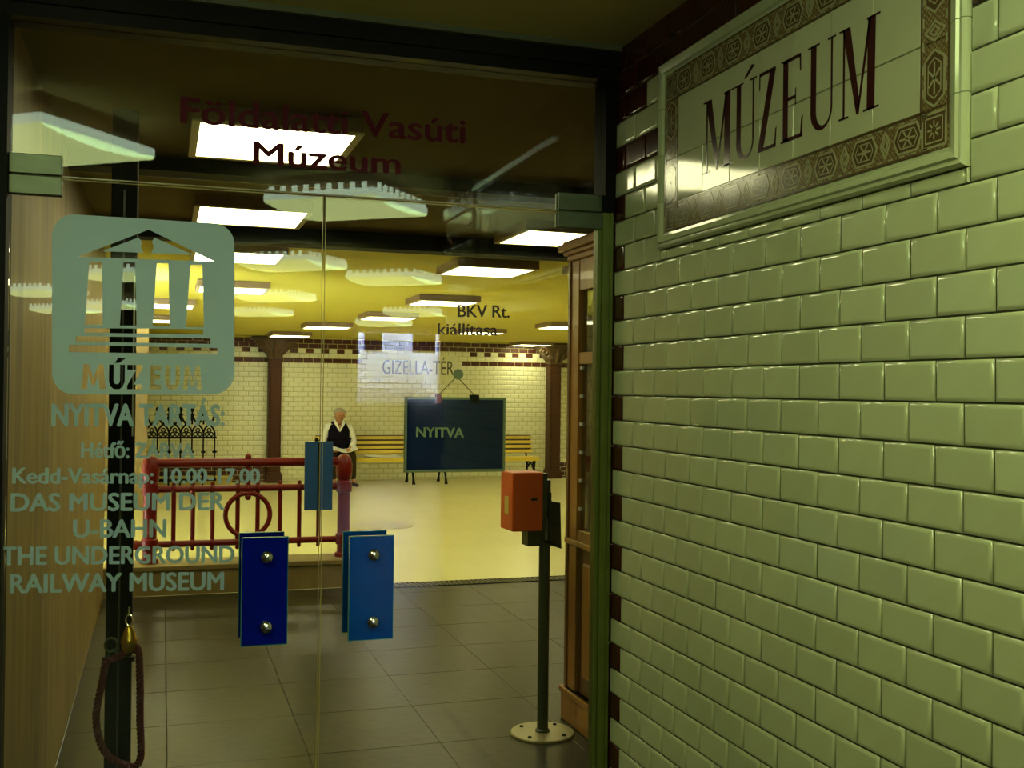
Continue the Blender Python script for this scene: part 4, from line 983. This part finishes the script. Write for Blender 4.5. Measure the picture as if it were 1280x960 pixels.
# ------------------------------------------------------------------ wooden cabinet with glass
KX = 1.89; KYF = 4.91; KYN = 3.30; KX1 = 2.45
kb = tag(empty('wooden_cabinet', (KX+.3, 4, FZ)), 'tall varnished wooden cabinet with glass front behind the right door jamb', 'cabinet')
def kz(px, py): return atX(px, py, KX).z
def ky(px): return atX(px, 600, KX).y
zc = kz(706, 330); zl0, zl1 = kz(712, 672), kz(706, 856)
yst = ky(721)
# stiles
MB().box(KX, KX+.05, yst, KYF, zl1, zc).build('stile', m_wood, kb, bevel=.004)
MB().box(KX, KX+.05, KYN, KYN+.12, zl1, zc).build('stile', m_wood, kb, bevel=.004)
MB().box(KX-.008, KX+.012, KYF-.025, KYF+.006, zl1, zc).build('corner_moulding', m_woodd, kb, bevel=.003)
z440 = kz(730, 440); z452 = kz(730, 455); z360 = kz(730, 362); z665 = kz(728, 665)
for a, b in ((z360, zc), (z452, z440), (zl0-.02, z665)):
    MB().box(KX+.004, KX+.045, KYN+.12, yst, min(a, b), max(a, b)).build('cross_rail', m_wood, kb, bevel=.003)
lp_ = MB().box(KX+.02, KX+.04, KYN+.12, yst, zl1, zl0-.02).build('lower_panel', m_woodd, kb)
MB().box(KX+.006, KX+.03, KYN+.2, yst-.06, zl1+.08, zl0-.10).build('raised_panel', m_wood, lp_, bevel=.012)
MB().box(KX-.012, KX+.03, KYN, KYF+.012, zl0-.03, zl0+.0).build('sill_moulding', m_wood, kb, bevel=.006)
MB().box(KX-.018, KX1+.02, KYN-.02, KYF+.018, FZ, zl1).box(KX-.026, KX1, KYN-.02, KYF+.026, zl1-.03, zl1).build('plinth', m_wood, kb, bevel=.006)
co_ = MB(); 
for k, (o_, za, zb_) in enumerate(((.012, 0, .03), (.028, .03, .05), (.05, .05, .085), (.03, .085, .10))): co_.box(KX-o_, KX1+.02, KYN-.02, KYF+o_, zc+za, zc+zb_)
co_.build('cornice', m_wood, kb, bevel=.006)
MB().box(KX+.05, KX1, KYF-.04, KYF, zl1, zc).box(KX1-.03, KX1, KYN, KYF, zl1, zc).box(KX+.05, KX1, KYN, KYN+.03, zl1, zc).build('carcass', m_woodd, kb)
MB().box(KX+.022, KX+.027, KYN+.12, yst, z452, z360).box(KX+.022, KX+.027, KYN+.12, yst, z665, z440).build('glass_pane', m_kglass, kb) if 0 else None
MB().box(KX+.022, KX+.027, KYN+.12, yst, z440, z360).build('glass_pane', m_kglass, kb); MB().box(KX+.022, KX+.027, KYN+.12, yst, z665, z452).build('glass_pane', m_kglass, kb)
# tiles set behind the panes imitate the station wall's reflection in the glass
tb_ = MB(); 
MB().box(KX+.055, KX+.07, KYN+.05, KYF-.05, zl0, zc).build('reflection_board', mat('grey_reflection_grout', (.12, .11, .07), .8), kb)
for r in range(18):
    z = zl0+.04+r*.072
    if z > zc-.05: break
    for n in range(12):
        y = KYN+.06+n*.13+(.065 if r % 2 else 0)
        if y+.13 < KYF-.05: (tb_).box(KX+.046, KX+.055, y+.003, y+.127, z+.003, z+.069, mi=1 if r == 4 else 0)
o = tb_.build('reflection_tiles', [mat('grey_reflection_tile', (.34, .33, .22), .3, noise=(9, .5, (.24, .22, .14))), mat('red_reflection_tile', (.16, .02, .015), .3)], kb); o['kind'] = 'stuff'
for k in range(6):
    q = atX(722, 460+k*35, KX+.02); MB().box(KX+.010, KX+.021, yst-.02, yst, q.z-.008, q.z+.008).build('shelf_clip', mat('ivory_clip', (.7, .7, .55), .5), kb)
# framed notice on passage left wall (seen mirrored at the left door edge)
nf = tag(empty('framed_notice', (LX0, -6, 0)), 'dark framed notice on the left passage wall, mirrored at the left door edge', 'notice')
MB().box(LX0, LX0+.03, -6.6, -5.0, -.02, .62).build('frame', mat('dark_blue_frame', (.01, .01, .05), .4), nf); MB().box(LX0+.03, LX0+.034, -6.5, -5.1, .05, .55).build('sheet', m_fill, nf)
